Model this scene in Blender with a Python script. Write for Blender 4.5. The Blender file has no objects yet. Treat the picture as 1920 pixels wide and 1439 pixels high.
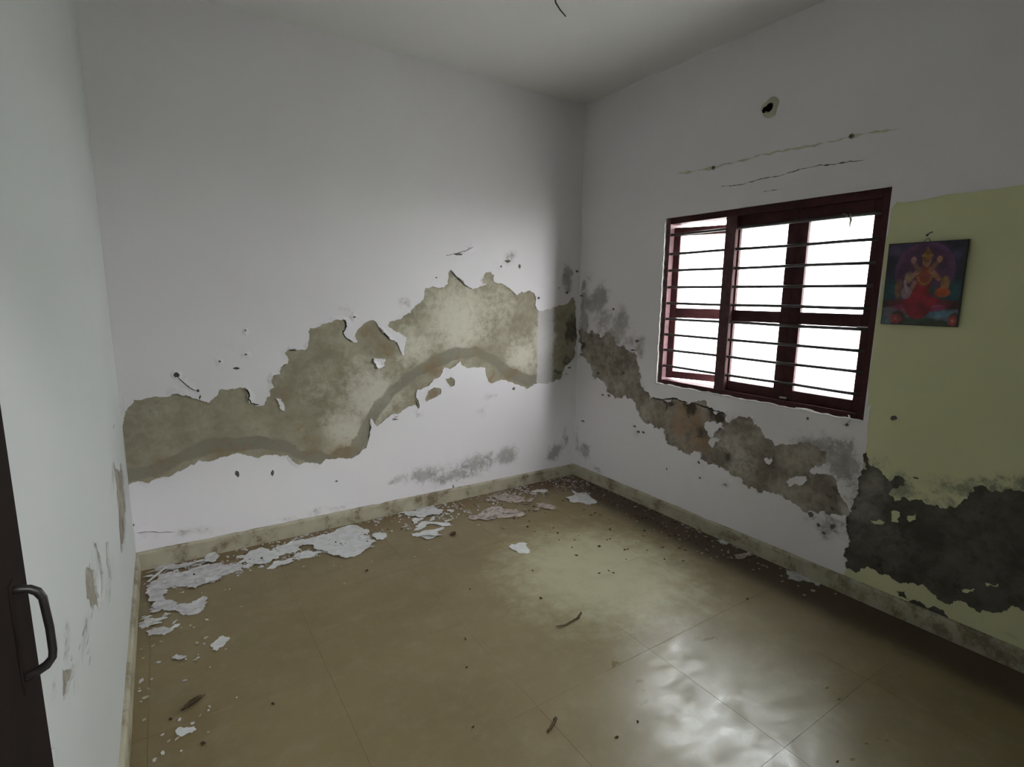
import bpy, math, random
import numpy as np
from mathutils import Matrix, Vector, noise as mnoise
from mathutils.geometry import delaunay_2d_cdt

S = bpy.context.scene
COL = S.collection
rng = random.Random(7)

# ------------------------------------------------------------------ camera, sky, exposure
cam_d = bpy.data.cameras.new('camera')
cam_d.sensor_fit = 'HORIZONTAL'
cam_d.sensor_width = 36.0
cam_d.lens = 993.443 * 36.0 / 1920.0
cam_d.clip_start = 0.01
cam = bpy.data.objects.new('camera', cam_d)
COL.objects.link(cam)
_r = (0.834940435754182, -0.5501843232615394, 0.013102640186564436)
_u = (0.07927243210661841, 0.14379283847119717, 0.986427646161794)
_f = (0.5446010927738928, 0.8225696505716936, -0.16367290462334827)
cam.matrix_world = Matrix(((_r[0], _u[0], -_f[0], -2.89948), (_r[1], _u[1], -_f[1], -3.39479),
                           (_r[2], _u[2], -_f[2], 1.52539), (0, 0, 0, 1)))
S.camera = cam

world = bpy.data.worlds.new('overcast_sky')
S.world = world
world.use_nodes = True
bg = world.node_tree.nodes['Background']
bg.inputs['Color'].default_value = (0.97, 0.965, 1.0, 1)
bg.inputs['Strength'].default_value = 65.0

pl = bpy.data.lights.new('window_portal', 'AREA')      # guides sampling of the sky through the window
pl.shape = 'RECTANGLE'
pl.size = 1.34
pl.size_y = 1.13
pl.cycles.is_portal = True
portal = bpy.data.objects.new('window_portal', pl)
COL.objects.link(portal)
portal.location = (0.29, -1.54, 1.488)
portal.rotation_euler = (math.radians(90), 0, math.radians(90))

pl2 = bpy.data.lights.new('fill_hall_portal', 'AREA')          # the same for the sky strip left open in the added fill hall
pl2.shape = 'RECTANGLE'
pl2.size = 3.0
pl2.size_y = 0.26
pl2.cycles.is_portal = True
portal2 = bpy.data.objects.new('fill_hall_portal', pl2)
COL.objects.link(portal2)
portal2.location = (-2.7, -5.26, 2.68)
portal2.rotation_euler = (math.radians(90), 0, 0)

S.view_settings.view_transform = 'Standard'
S.view_settings.look = 'None'
S.view_settings.gamma = 1.0
S.view_settings.use_curve_mapping = False
S.view_settings.exposure = 0.0

# ------------------------------------------------------------------ measured outlines (metres, on their own wall or floor)
BACK_MAIN = [(-3.11,0.818),(-3.102,0.855),(-3.092,0.896),(-3.064,0.928),(-3.052,0.956),(-2.994,0.959),(-2.898,0.958),(-2.811,0.959),(-2.782,0.938),(-2.749,0.926),(-2.712,0.904),(-2.692,0.92),(-2.664,0.942),(-2.654,0.972),(-2.573,0.971),(-2.52,0.976),(-2.5,0.937),(-2.51,0.912),(-2.503,0.883),(-2.467,0.863),(-2.447,0.858),(-2.421,0.861),(-2.407,0.902),(-2.385,0.916),(-2.386,0.949),(-2.359,0.963),(-2.375,1.003),(-2.364,1.034),(-2.325,1.041),(-2.32,1.08),(-2.301,1.095),(-2.277,1.103),(-2.272,1.125),(-2.291,1.168),(-2.257,1.189),(-2.212,1.181),(-2.174,1.182),(-2.158,1.201),(-2.146,1.26),(-2.14,1.315),(-2.079,1.324),(-2.008,1.345),(-1.98,1.365),(-1.931,1.364),(-1.916,1.32),(-1.944,1.277),(-1.919,1.243),(-1.882,1.217),(-1.848,1.22),(-1.863,1.268),(-1.841,1.302),(-1.806,1.335),(-1.759,1.358),(-1.717,1.334),(-1.693,1.298),(-1.665,1.262),(-1.629,1.226),(-1.581,1.206),(-1.563,1.159),(-1.549,1.118),(-1.53,1.117),(-1.524,1.186),(-1.516,1.24),(-1.561,1.267),(-1.609,1.286),(-1.645,1.322),(-1.633,1.343),(-1.559,1.359),(-1.532,1.384),(-1.482,1.401),(-1.454,1.437),(-1.403,1.48),(-1.383,1.498),(-1.374,1.57),(-1.314,1.582),(-1.233,1.577),(-1.2,1.603),(-1.195,1.676),(-1.178,1.702),(-1.137,1.66),(-1.073,1.606),(-1.03,1.577),(-0.955,1.582),(-0.897,1.602),(-0.924,1.636),(-0.897,1.686),(-0.852,1.695),(-0.82,1.67),(-0.829,1.631),(-0.773,1.613),(-0.687,1.583),(-0.614,1.529),(-0.58,1.557),(-0.505,1.566),(-0.459,1.547),(-0.442,1.485),(-0.431,1.423),(-0.357,1.415),(-0.294,1.423),(-0.241,1.444),(-0.198,1.457),(-0.11,1.479),(-0.061,1.522),(-0.029,1.444),(-0.019,1.335),(-0.011,1.157),(-0.013,1.059),(-0.045,1.002),(-0.123,0.953),(-0.149,0.888),(-0.176,0.845),(-0.259,0.829),(-0.436,0.83),(-0.514,0.794),(-0.566,0.82),(-0.652,0.86),(-0.702,0.877),(-0.836,0.863),(-0.87,0.886),(-0.889,0.948),(-0.894,0.989),(-0.962,0.993),(-1.043,0.995),(-1.088,1.017),(-1.109,1.053),(-1.14,1.02),(-1.196,1.0),(-1.238,1.011),(-1.268,0.948),(-1.33,0.914),(-1.445,0.867),(-1.453,0.818),(-1.426,0.758),(-1.435,0.733),(-1.474,0.763),(-1.526,0.75),(-1.585,0.711),(-1.68,0.685),(-1.737,0.644),(-1.762,0.684),(-1.78,0.704),(-1.784,0.668),(-1.774,0.641),(-1.795,0.559),(-1.815,0.507),(-1.859,0.477),(-1.914,0.449),(-1.949,0.451),(-2.078,0.472),(-2.119,0.439),(-2.241,0.46),(-2.287,0.492),(-2.307,0.53),(-2.406,0.549),(-2.466,0.542),(-2.529,0.562),(-2.626,0.58),(-2.667,0.577),(-2.69,0.568),(-2.749,0.565),(-2.782,0.577),(-2.802,0.555),(-2.889,0.53),(-2.941,0.508),(-2.982,0.509),(-3.021,0.489),(-3.103,0.502),(-3.121,0.481),(-3.123,0.556),(-3.122,0.733)]
BACK_ISLANDS = [[(-1.749,1.107),(-1.669,1.096),(-1.674,1.049),(-1.715,1.034),(-1.736,1.071)],[(-2.357,0.897),(-2.327,0.888),(-2.314,0.86),(-2.307,0.81),(-2.337,0.83),(-2.343,0.87)]]
BACK_POCKETS = [[(-1.385,0.793),(-1.364,0.848),(-1.302,0.873),(-1.26,0.858),(-1.265,0.82),(-1.324,0.798),(-1.373,0.776)],[(-1.226,0.925),(-1.183,0.941),(-1.153,0.924),(-1.153,0.88),(-1.184,0.871),(-1.209,0.897)]]
BACK_PITS = [((-2.85,1.075),0.013,0.016),((-2.638,1.136),0.008,0.006),((-2.557,1.092),0.017,0.0072),((-2.502,1.169),0.008,0.006),((-2.592,0.464),0.012,0.02),((-2.401,0.433),0.009,0.02),((-2.02,0.31),0.01,0.006),((-2.756,0.978),0.008,0.01),((-1.115,1.807),0.038,0.0088),((-0.705,1.778),0.029,0.012),((-0.598,1.744),0.012,0.016),((-0.765,1.737),0.009,0.008),((-0.412,1.51),0.013,0.01),((-0.03,1.728),0.017,0.01),((-0.129,1.555),0.016,0.01),((-0.077,0.937),0.017,0.008),((-0.109,0.885),0.011,0.006),((-0.636,0.808),0.015,0.012),((-0.213,1.592),0.008,0.0056),((-2.496,1.308),0.005,0.0056),((-1.289,1.641),0.008,0.0048),((-1.866,1.377),0.01,0.0056),((-3.111,0.266),0.005,0.008),((-1.613,0.677),0.023,0.0056),((-1.167,0.104),0.007,0.02),((-1.298,0.076),0.026,0.006),((-1.211,0.079),0.035,0.0064),((-1.662,0.083),0.012,0.008)]
BACK_CRACKS = [[(-2.85,1.069),(-2.818,1.026),(-2.793,0.996),(-2.754,0.972)],[(-1.215,1.791),(-1.115,1.818),(-1.056,1.836),(-0.995,1.865)],[(-3.105,0.219),(-3.055,0.216),(-2.995,0.195),(-2.921,0.179)]]
BACK_BAND = [(-3.122,0.547),(-2.992,0.548),(-2.863,0.603),(-2.703,0.656),(-2.509,0.638),(-2.319,0.6),(-2.245,0.52),(-2.051,0.464),(-1.894,0.5),(-1.807,0.634),(-1.761,0.72),(-1.627,0.871),(-1.49,0.971),(-1.329,1.047),(-1.139,1.105),(-0.94,1.104),(-0.824,1.045),(-0.678,0.934),(-0.5,0.861),(-0.177,0.877)]
BACK_RUST = [(-1.657,1.163,0.085,0.8),(-1.309,1.015,0.1,0.9),(-1.118,1.089,0.077,0.6),(-0.653,0.932,0.092,0.9),(-0.846,0.896,0.062,0.8),(-2.235,0.707,0.154,0.55),(-2.145,0.591,0.115,0.7),(-1.982,0.496,0.154,0.8),(-2.625,0.596,0.154,0.7),(-2.966,0.559,0.154,0.6),(-2.318,0.9,0.077,0.6),(-1.365,1.353,0.096,0.4),(-1.78,1.255,0.108,0.7),(-0.94,1.112,0.096,0.7),(-2.473,0.77,0.231,0.45),(-2.899,0.791,0.231,0.3),(-2.186,1.071,0.115,0.25),(-1.846,1.36,0.115,0.4),(-1.311,0.824,0.069,1.0),(-1.184,0.906,0.046,1.0),(-0.46,1.382,0.115,0.3)]
BACK_PALE = [(-1.942,0.634,0.192,0.9),(-1.756,0.865,0.231,0.9),(-1.117,1.35,0.346,0.9),(-1.447,1.172,0.192,0.8),(-0.555,1.052,0.192,0.9),(-1.822,1.048,0.154,0.6),(-2.097,0.93,0.231,0.4),(-0.804,1.464,0.269,0.6),(-0.35,1.17,0.154,0.9),(-2.014,0.537,0.115,0.7)]
BACK_MOLD = [(-1.381,0.242,0.231,0.085,0.62),(-0.984,0.256,0.231,0.096,0.66),(-0.693,0.273,0.135,0.096,0.7),(-0.211,0.219,0.115,0.085,0.7),(-1.166,0.183,0.346,0.077,0.6),(-0.1,0.343,0.046,0.115,0.6),(-1.519,1.462,0.077,0.069,0.5),(-1.945,1.428,0.154,0.062,0.36),(-1.398,1.747,0.062,0.054,0.4),(-0.691,1.798,0.085,0.077,0.55),(-1.178,1.757,0.077,0.046,0.4),(-0.123,1.679,0.069,0.154,0.75),(-0.845,0.76,0.115,0.046,0.45),(-0.915,0.664,0.077,0.054,0.4),(-2.871,0.982,0.085,0.046,0.35),(-2.611,1.22,0.108,0.062,0.3),(-1.604,0.243,0.115,0.054,0.5),(-1.62,0.382,0.077,0.038,0.3),(-2.908,0.986,0.038,0.031,0.3),(-1.435,0.702,0.062,0.038,0.5),(-0.535,0.021,0.231,0.038,0.55),(-2.133,0.125,0.462,0.038,0.4),(-2.845,0.154,0.308,0.054,0.4)]
RIGHT_BAND = [(-0.006,1.246),(-0.11,1.242),(-0.238,1.239),(-0.388,1.249),(-0.434,1.211),(-0.481,1.154),(-0.552,1.14),(-0.621,1.117),(-0.675,1.102),(-0.679,1.053),(-0.724,0.96),(-0.757,0.867),(-0.809,0.845),(-0.812,0.807),(-0.922,0.816),(-1.014,0.841),(-1.093,0.836),(-1.138,0.826),(-1.19,0.844),(-1.315,0.831),(-1.404,0.822),(-1.444,0.804),(-1.437,0.769),(-1.474,0.776),(-1.509,0.8),(-1.561,0.819),(-1.622,0.815),(-1.659,0.782),(-1.688,0.748),(-1.74,0.72),(-1.767,0.687),(-1.828,0.71),(-1.894,0.734),(-1.951,0.756),(-2.001,0.746),(-2.052,0.729),(-2.057,0.679),(-2.005,0.642),(-1.982,0.59),(-2.038,0.599),(-2.106,0.598),(-2.123,0.566),(-2.141,0.521),(-2.178,0.482),(-2.201,0.446),(-2.199,0.409),(-2.16,0.409),(-2.088,0.39),(-2.033,0.378),(-1.991,0.363),(-1.954,0.365),(-1.914,0.39),(-1.86,0.395),(-1.818,0.414),(-1.754,0.409),(-1.698,0.382),(-1.679,0.401),(-1.637,0.387),(-1.59,0.406),(-1.542,0.435),(-1.484,0.461),(-1.417,0.459),(-1.338,0.454),(-1.273,0.482),(-1.27,0.527),(-1.166,0.481),(-1.11,0.495),(-1.04,0.506),(-0.993,0.513),(-0.976,0.577),(-0.937,0.617),(-0.865,0.601),(-0.8,0.617),(-0.733,0.653),(-0.69,0.705),(-0.659,0.76),(-0.574,0.797),(-0.506,0.755),(-0.432,0.774),(-0.354,0.836),(-0.29,0.87),(-0.194,0.89),(-0.175,0.953),(-0.123,1.002),(-0.018,1.013)]
RIGHT_BAND_ISLANDS = [[(-1.857,0.498),(-1.899,0.542),(-1.956,0.567),(-1.966,0.54),(-1.94,0.508),(-1.896,0.498),(-1.874,0.48)],[(-1.71,0.6),(-1.758,0.621),(-1.764,0.598),(-1.73,0.573)],[(-1.286,0.702),(-1.342,0.749),(-1.41,0.754),(-1.432,0.716),(-1.368,0.676),(-1.332,0.641)],[(-1.333,0.623),(-1.371,0.65),(-1.42,0.644),(-1.367,0.578)]]
RIGHT_DARK = [(-2.235,0.779),(-2.233,0.723),(-2.223,0.588),(-2.205,0.448),(-2.213,0.294),(-2.213,0.135),(-2.257,0.131),(-2.278,0.165),(-2.35,0.18),(-2.466,0.179),(-2.501,0.196),(-2.581,0.181),(-2.638,0.157),(-2.673,0.193),(-2.725,0.186),(-2.756,0.177),(-2.823,0.214),(-2.847,0.252),(-2.891,0.259),(-2.983,0.247),(-3.066,0.256),(-3.097,0.311),(-3.035,0.776),(-2.938,0.787),(-2.827,0.758),(-2.758,0.735),(-2.73,0.726),(-2.681,0.742),(-2.667,0.705),(-2.641,0.664),(-2.632,0.636),(-2.572,0.597),(-2.55,0.607),(-2.474,0.607),(-2.448,0.589),(-2.384,0.567),(-2.358,0.595),(-2.364,0.615),(-2.392,0.633),(-2.418,0.659),(-2.407,0.691),(-2.37,0.689),(-2.351,0.656),(-2.333,0.678),(-2.283,0.709),(-2.253,0.723)]
RIGHT_DARK_ISLANDS = [[(-2.294,0.433),(-2.328,0.45),(-2.359,0.448),(-2.338,0.429)],[(-2.376,0.509),(-2.412,0.518),(-2.411,0.467),(-2.381,0.465)],[(-2.443,0.507),(-2.476,0.537),(-2.479,0.507),(-2.453,0.486)],[(-2.757,0.321),(-2.796,0.336),(-2.796,0.319),(-2.764,0.308)],[(-2.685,0.251),(-2.726,0.276),(-2.721,0.261),(-2.689,0.243)]]
RIGHT_SKIRT_SHADE = [(-2.443,0.12),(-2.478,0.138),(-2.497,0.101),(-2.546,0.118),(-2.608,0.123),(-2.644,0.107),(-2.656,0.091),(-2.591,0.092),(-2.506,0.092),(-2.453,0.097)]
RIGHT_YELLOW = [(-2.233,1.98),(-2.369,1.978),(-2.475,1.983),(-2.636,1.986),(-2.859,1.995),(-2.997,2.006),(-3.5,2.04),(-3.5,0.07),(-2.189,0.026),(-2.214,0.135),(-2.212,0.295),(-2.206,0.448),(-2.223,0.589),(-2.233,0.722),(-2.234,0.778),(-2.234,0.866),(-2.231,0.939),(-2.232,1.015),(-2.215,1.0),(-2.214,1.5),(-2.213,1.95)]
RIGHT_PITS = [((-0.103,0.492),0.021,0.008),((-0.401,0.76),0.02,0.01),((-0.725,0.54),0.016,0.01),((-0.772,0.546),0.015,0.01),((-2.334,0.97),0.015,0.012),((-0.028,1.531),0.02,0.008),((-0.163,1.213),0.013,0.008),((-0.406,1.434),0.017,0.01),((-0.256,0.92),0.019,0.012),((-0.328,0.753),0.018,0.008),((-0.63,1.139),0.027,0.0064),((-0.668,1.209),0.021,0.01),((-2.006,0.36),0.017,0.016),((-2.053,0.317),0.011,0.014),((-2.111,0.429),0.01,0.012),((-2.126,0.335),0.01,0.016),((-2.085,0.283),0.013,0.008),((-2.134,0.894),0.01,0.008),((-1.934,0.887),0.009,0.008),((-1.007,0.332),0.009,0.008),((-1.266,0.451),0.012,0.01),((-1.283,0.349),0.012,0.008),((-1.477,0.369),0.011,0.006),((-2.458,0.706),0.013,0.006),((-0.685,0.572),0.016,0.008),((-0.539,0.956),0.013,0.012)]
RIGHT_CRACKS = [[(-1.28,2.194),(-1.416,2.185),(-1.548,2.196),(-1.648,2.193),(-1.758,2.207),(-1.841,2.208),(-2.022,2.197),(-2.081,2.193)],[(-1.555,2.123),(-1.685,2.123)]]
RIGHT_STRIP = [(-0.941,2.327),(-1.217,2.313),(-1.504,2.324),(-1.747,2.319),(-2.001,2.317),(-2.213,2.306)]
RIGHT_MOLD = [(-0.253,1.512,0.115,0.154,0.75),(-0.497,1.337,0.115,0.154,0.7),(-0.696,1.173,0.092,0.115,0.6),(-0.063,1.51,0.054,0.231,0.7),(-0.426,1.108,0.1,0.077,0.7),(-0.602,1.004,0.077,0.154,0.6),(-2.026,0.715,0.231,0.115,0.6),(-2.195,0.617,0.077,0.231,0.5),(-0.162,1.469,0.1,0.115,0.72),(-0.072,1.338,0.077,0.154,0.7),(-0.418,1.231,0.135,0.135,0.7),(-0.588,1.203,0.115,0.092,0.55),(-0.293,1.347,0.154,0.154,0.6),(-0.655,1.011,0.092,0.115,0.5),(-0.118,1.68,0.069,0.077,0.45),(-0.131,0.22,0.1,0.1,0.62),(-0.024,0.287,0.054,0.154,0.6),(-0.302,0.129,0.1,0.054,0.5),(-1.995,0.737,0.192,0.085,0.65),(-2.133,0.714,0.115,0.154,0.7),(-2.073,0.785,0.138,0.077,0.6),(-2.179,0.526,0.054,0.154,0.4),(-2.094,0.332,0.154,0.1,0.55),(-1.899,0.834,0.231,0.054,0.3),(-1.513,0.751,0.092,0.092,0.5),(-1.266,0.443,0.154,0.062,0.3),(-1.191,0.31,0.269,0.115,0.25),(-0.359,0.741,0.062,0.054,0.4),(-0.688,0.531,0.077,0.077,0.35),(-1.163,0.109,0.154,0.054,0.2)]
RIGHT_YMOLD = [(-2.405,0.642,0.077,0.092,0.6),(-2.304,0.733,0.062,0.062,0.5),(-2.624,0.699,0.192,0.062,0.6),(-2.515,0.612,0.231,0.054,0.5),(-2.463,0.7,0.077,0.038,0.3),(-2.727,0.745,0.192,0.046,0.6),(-2.886,0.796,0.231,0.054,0.6),(-2.512,0.1,0.231,0.077,0.3),(-2.858,0.122,0.115,0.038,0.4),(-2.334,0.968,0.054,0.031,0.3)]
RIGHT_RUST = [(-1.109,0.775,0.1,0.9),(-1.074,0.656,0.1,1.0),(-1.201,0.72,0.1,0.9),(-1.254,0.586,0.1,0.9),(-0.929,0.721,0.077,0.5),(-0.315,0.97,0.085,0.6),(-0.434,0.984,0.069,0.5),(-0.831,0.722,0.077,0.5),(-1.17,0.566,0.085,0.7),(-1.679,0.492,0.115,0.3)]
RIGHT_DKSPOT = [(-1.016,0.813,0.054,0.9),(-1.151,0.801,0.077,0.9),(-1.317,0.814,0.077,0.8),(-1.397,0.795,0.054,0.9),(-1.248,0.657,0.077,0.7),(-1.738,0.575,0.077,0.6),(-1.725,0.701,0.1,0.5),(-1.477,0.537,0.062,0.7),(-0.05,1.117,0.054,0.8),(-1.304,0.49,0.054,0.6),(-2.101,0.515,0.115,0.6),(-2.015,0.547,0.1,0.5),(-1.864,0.579,0.1,0.3),(-0.647,1.129,0.054,0.5),(-0.01,1.247,0.031,0.9),(-1.599,0.603,0.054,0.5),(-0.861,0.649,0.054,0.5),(-1.384,0.723,0.062,0.6),(-1.7,0.449,0.062,0.5),(-1.929,0.536,0.077,0.5),(-2.182,0.498,0.054,0.6),(-0.188,0.998,0.054,0.5),(-0.527,0.872,0.054,0.5),(-0.741,0.904,0.031,0.5),(-2.353,0.502,0.1,0.5),(-2.493,0.446,0.115,0.5),(-2.339,0.213,0.1,0.6),(-2.676,0.265,0.154,0.5),(-2.779,0.608,0.192,0.5),(-2.255,0.636,0.062,0.4)]
LEFT_PATCHES = [[(-0.675,0.809),(-0.66,0.715),(-0.69,0.593),(-0.747,0.52),(-0.791,0.455),(-0.731,0.424),(-0.64,0.427),(-0.468,0.408),(-0.262,0.467),(-0.234,0.555),(-0.239,0.639),(-0.359,0.709)],[(-1.727,0.813),(-1.567,0.734),(-1.565,0.696),(-1.541,0.634),(-1.548,0.602),(-1.71,0.686),(-1.76,0.748)],[(-1.545,0.819),(-1.467,0.777),(-1.403,0.7),(-1.387,0.639),(-1.464,0.61),(-1.531,0.629),(-1.48,0.655),(-1.467,0.722)],[(-1.242,0.683),(-1.168,0.652),(-1.203,0.612),(-1.204,0.528),(-1.275,0.563),(-1.286,0.62)],[(-2.136,0.794),(-2.07,0.747),(-2.03,0.736),(-2.025,0.714),(-2.09,0.726),(-2.152,0.733),(-2.174,0.749)],[(-2.3,0.747),(-2.279,0.73),(-2.304,0.706),(-2.337,0.735)]]
LEFT_PITS = [((-1.721,0.677),0.017,0.007),((-1.822,0.711),0.03,0.004),((-1.872,0.718),0.021,0.004),((-1.836,0.676),0.029,0.005),((-1.942,0.721),0.019,0.003),((-2.07,0.81),0.015,0.004),((-2.044,0.831),0.011,0.005),((-1.831,0.614),0.023,0.007),((-2.102,0.799),0.014,0.006),((-1.85,0.652),0.015,0.004),((-1.642,0.783),0.018,0.003),((-1.298,0.531),0.028,0.005),((-2.059,0.787),0.01,0.003),((-2.04,0.754),0.011,0.005),((-0.465,0.919),0.053,0.005),((-1.301,0.513),0.042,0.004)]
LEFT_MOLD = [(-2.062,0.811,0.077,0.055,0.55),(-1.841,0.693,0.142,0.051,0.5),(-1.524,0.73,0.387,0.082,0.4),(-1.265,0.554,0.252,0.066,0.45),(-2.033,0.705,0.188,0.038,0.4),(-0.737,0.751,0.238,0.089,0.5),(-2.079,0.904,0.085,0.048,0.3),(-2.075,0.568,0.425,0.021,0.3),(-2.229,0.815,0.057,0.028,0.4)]
FLAKES = [('largest white paint sheet lying on the floor along the back baseboard',[(-2.613,-0.146),(-2.556,-0.082),(-2.462,-0.14),(-2.32,-0.085),(-2.231,-0.103),(-2.046,-0.06),(-1.96,-0.043),(-1.902,-0.121),(-1.926,-0.228),(-1.906,-0.317),(-1.88,-0.358),(-1.936,-0.408),(-2.031,-0.465),(-2.117,-0.478),(-2.17,-0.378),(-2.199,-0.315),(-2.227,-0.204),(-2.283,-0.169),(-2.367,-0.233),(-2.441,-0.265),(-2.526,-0.286),(-2.6,-0.239)],0.01),('narrow white paint sliver lying just in front of the largest paint sheet',[(-2.35,-0.262),(-2.3,-0.252),(-2.204,-0.317),(-2.249,-0.34),(-2.295,-0.349),(-2.354,-0.321)],0.006),('jagged white paint sliver left of the narrow sliver at the largest sheet',[(-2.494,-0.337),(-2.44,-0.308),(-2.367,-0.304),(-2.367,-0.343),(-2.426,-0.369),(-2.492,-0.373)],0.006),('small round white flake at the right tip of the largest paint sheet',[(-1.913,-0.156),(-1.884,-0.146),(-1.874,-0.193),(-1.897,-0.232),(-1.921,-0.212)],0.006),('pale rectangular flake just right of the largest paint sheet',[(-1.887,-0.27),(-1.847,-0.237),(-1.794,-0.275),(-1.804,-0.33),(-1.84,-0.358),(-1.875,-0.344)],0.006),('greyish white paint sheet fallen in the left corner of the room,the wide upper one',[(-3.071,-0.223),(-3.017,-0.109),(-2.914,-0.164),(-2.865,-0.126),(-2.699,-0.209),(-2.623,-0.229),(-2.63,-0.302),(-2.693,-0.302),(-2.771,-0.348),(-2.859,-0.396),(-2.912,-0.317),(-2.98,-0.303),(-3.02,-0.284),(-3.054,-0.294)],0.012),('hook-shaped white paint sheet in the left corner in front of the wide grey sheet',[(-3.068,-0.306),(-3.027,-0.294),(-2.977,-0.334),(-2.949,-0.462),(-2.902,-0.528),(-2.872,-0.516),(-2.83,-0.488),(-2.812,-0.521),(-2.83,-0.597),(-2.891,-0.634),(-2.933,-0.581),(-2.986,-0.532),(-3.039,-0.481),(-3.061,-0.381)],0.012),('folded white paint scrap against the back baseboard near the left corner',[(-2.828,-0.08),(-2.786,-0.021),(-2.734,-0.022),(-2.719,-0.076),(-2.754,-0.127),(-2.793,-0.123)],0.02),('long thin grey paint curl tucked under the back baseboard in the left corner',[(-3.042,0.006),(-2.954,-0.023),(-2.85,-0.067),(-2.837,-0.104),(-2.898,-0.115),(-2.977,-0.085),(-3.035,-0.039)],0.012),('upper of two thin pale flakes by the left baseboard in front of the hook-shaped sheet',[(-3.096,-0.584),(-3.063,-0.554),(-2.984,-0.587),(-3.018,-0.609),(-3.063,-0.611)],0.006),('lower of two thin pale flakes by the left baseboard in front of the hook-shaped sheet',[(-3.068,-0.669),(-3.021,-0.665),(-2.962,-0.727),(-2.994,-0.746),(-3.052,-0.718)],0.006),('white squarish flake alone on the brown floor,upper of two near the left wall',[(-2.83,-0.941),(-2.791,-0.887),(-2.775,-0.89),(-2.752,-0.93),(-2.776,-0.957),(-2.812,-0.989),(-2.826,-0.975)],0.006),('white oblong flake alone at the lower left of the floor beside a brown leaf',[(-2.971,-1.39),(-2.953,-1.382),(-2.929,-1.401),(-2.913,-1.403),(-2.91,-1.425),(-2.935,-1.427),(-2.951,-1.432),(-2.967,-1.414)],0.006),('dull beige flake on the floor between the left wall and the white squarish flake',[(-2.969,-0.936),(-2.954,-0.922),(-2.919,-0.965),(-2.934,-0.976),(-2.961,-0.958)],0.006),('upper jagged white flake in the cluster at the middle of the back baseboard',[(-1.605,-0.013),(-1.485,-0.04),(-1.367,0.016),(-1.349,-0.104),(-1.325,-0.153),(-1.435,-0.179),(-1.51,-0.167),(-1.574,-0.107)],0.012),('thin white strip in the middle of the cluster at the back baseboard',[(-1.549,-0.188),(-1.47,-0.275),(-1.374,-0.354),(-1.38,-0.38),(-1.438,-0.373),(-1.518,-0.295)],0.006),('lower pale flake of the cluster at the middle of the back baseboard',[(-1.66,-0.361),(-1.556,-0.379),(-1.449,-0.405),(-1.509,-0.461),(-1.615,-0.489),(-1.651,-0.427)],0.006),('pinkish grey paint sheet lying right of the flake cluster by the back wall',[(-1.22,-0.325),(-1.087,-0.299),(-0.97,-0.263),(-0.924,-0.399),(-0.851,-0.477),(-0.889,-0.524),(-1.056,-0.432),(-1.134,-0.462),(-1.211,-0.404)],0.008),('slim pinkish white flake under the back baseboard near the far corner',[(-0.916,-0.077),(-0.88,-0.067),(-0.747,-0.089),(-0.707,-0.252),(-0.728,-0.317),(-0.806,-0.254),(-0.89,-0.162)],0.006),('tiny pale flake nearest the far corner by the back baseboard',[(-0.565,-0.16),(-0.51,-0.153),(-0.437,-0.205),(-0.482,-0.238),(-0.565,-0.21)],0.006),('pale pinkish strip of paint on the floor left of the star-shaped flake',[(-0.682,-0.39),(-0.607,-0.421),(-0.597,-0.521),(-0.633,-0.551),(-0.684,-0.491)],0.006),('white star-shaped paint flake on dark dirt just in front of the far corner',[(-0.423,-0.41),(-0.373,-0.409),(-0.277,-0.302),(-0.264,-0.384),(-0.203,-0.408),(-0.261,-0.535),(-0.268,-0.605),(-0.347,-0.616),(-0.379,-0.549),(-0.437,-0.495)],0.01),('lone white square flake in the middle of the bare floor',[(-1.198,-0.833),(-1.134,-0.843),(-1.096,-0.875),(-1.145,-0.968),(-1.179,-0.986),(-1.211,-0.956),(-1.234,-0.892)],0.006),('small whitish flake under the window in the dark dirt by the right baseboard',[(-0.055,-1.479),(-0.002,-1.49),(-0.011,-1.539),(-0.045,-1.545),(-0.067,-1.512)],0.006),('broad pinkish flake on the dark floor by the right baseboard below the plaster damage',[(-0.161,-1.681),(-0.061,-1.671),(-0.004,-1.689),(-0.051,-1.714),(-0.124,-1.712)],0.006),('crumbled grey paint sheet by the right baseboard where lilac paint meets yellow',[(-0.044,-1.925),(-0.03,-1.951),(-0.006,-2.013),(-0.016,-2.109),(-0.055,-2.12),(-0.059,-2.042),(-0.121,-1.983)],0.006)]
CHIPS = [(-2.732,-0.474),(-2.71,-0.479),(-3.071,-0.881),(-2.938,-1.008),(-2.777,-0.997),(-2.873,-1.46),(-2.893,-1.359),(-2.861,-1.327),(-2.771,-1.332),(-3.06,-1.148),(-3.051,-1.101),(-2.193,-0.741),(-1.99,-0.589),(-2.189,-0.517),(-2.16,-0.552),(-3.082,-0.806),(-2.878,-0.888),(-2.841,-0.865),(-2.337,-0.441),(-2.895,-0.724),(-2.931,-0.722),(-2.908,-0.75),(-2.884,-0.752),(-2.842,-1.089),(-2.965,-1.433),(-3.063,-1.274),(-2.68,-0.684),(-2.89,-1.009),(-3.009,-0.79),(-2.99,-1.43),(-3.038,-0.81),(-1.762,-0.665),(-1.992,-0.588),(-1.227,-0.487),(-1.105,-0.603),(-1.88,-0.598),(-1.653,-0.632)]
DKCHIPS = [(-2.047,-0.672),(-1.655,-1.143),(-1.389,-1.405),(-0.417,-0.745),(-1.871,-1.49),(-1.265,-1.162),(-0.896,-1.062),(-0.234,-1.55),(-0.452,-1.54),(-0.494,-1.979),(-0.424,-0.745),(-0.643,-1.258),(-0.335,-1.135),(-0.079,-1.14),(-2.082,-1.938),(-1.566,-2.238),(-1.125,-2.718),(-1.954,-1.654),(-1.392,-1.411),(-1.68,-2.247),(-2.661,-1.439),(-2.05,-0.671),(-2.983,-1.321),(-2.892,-1.502)]
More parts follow.
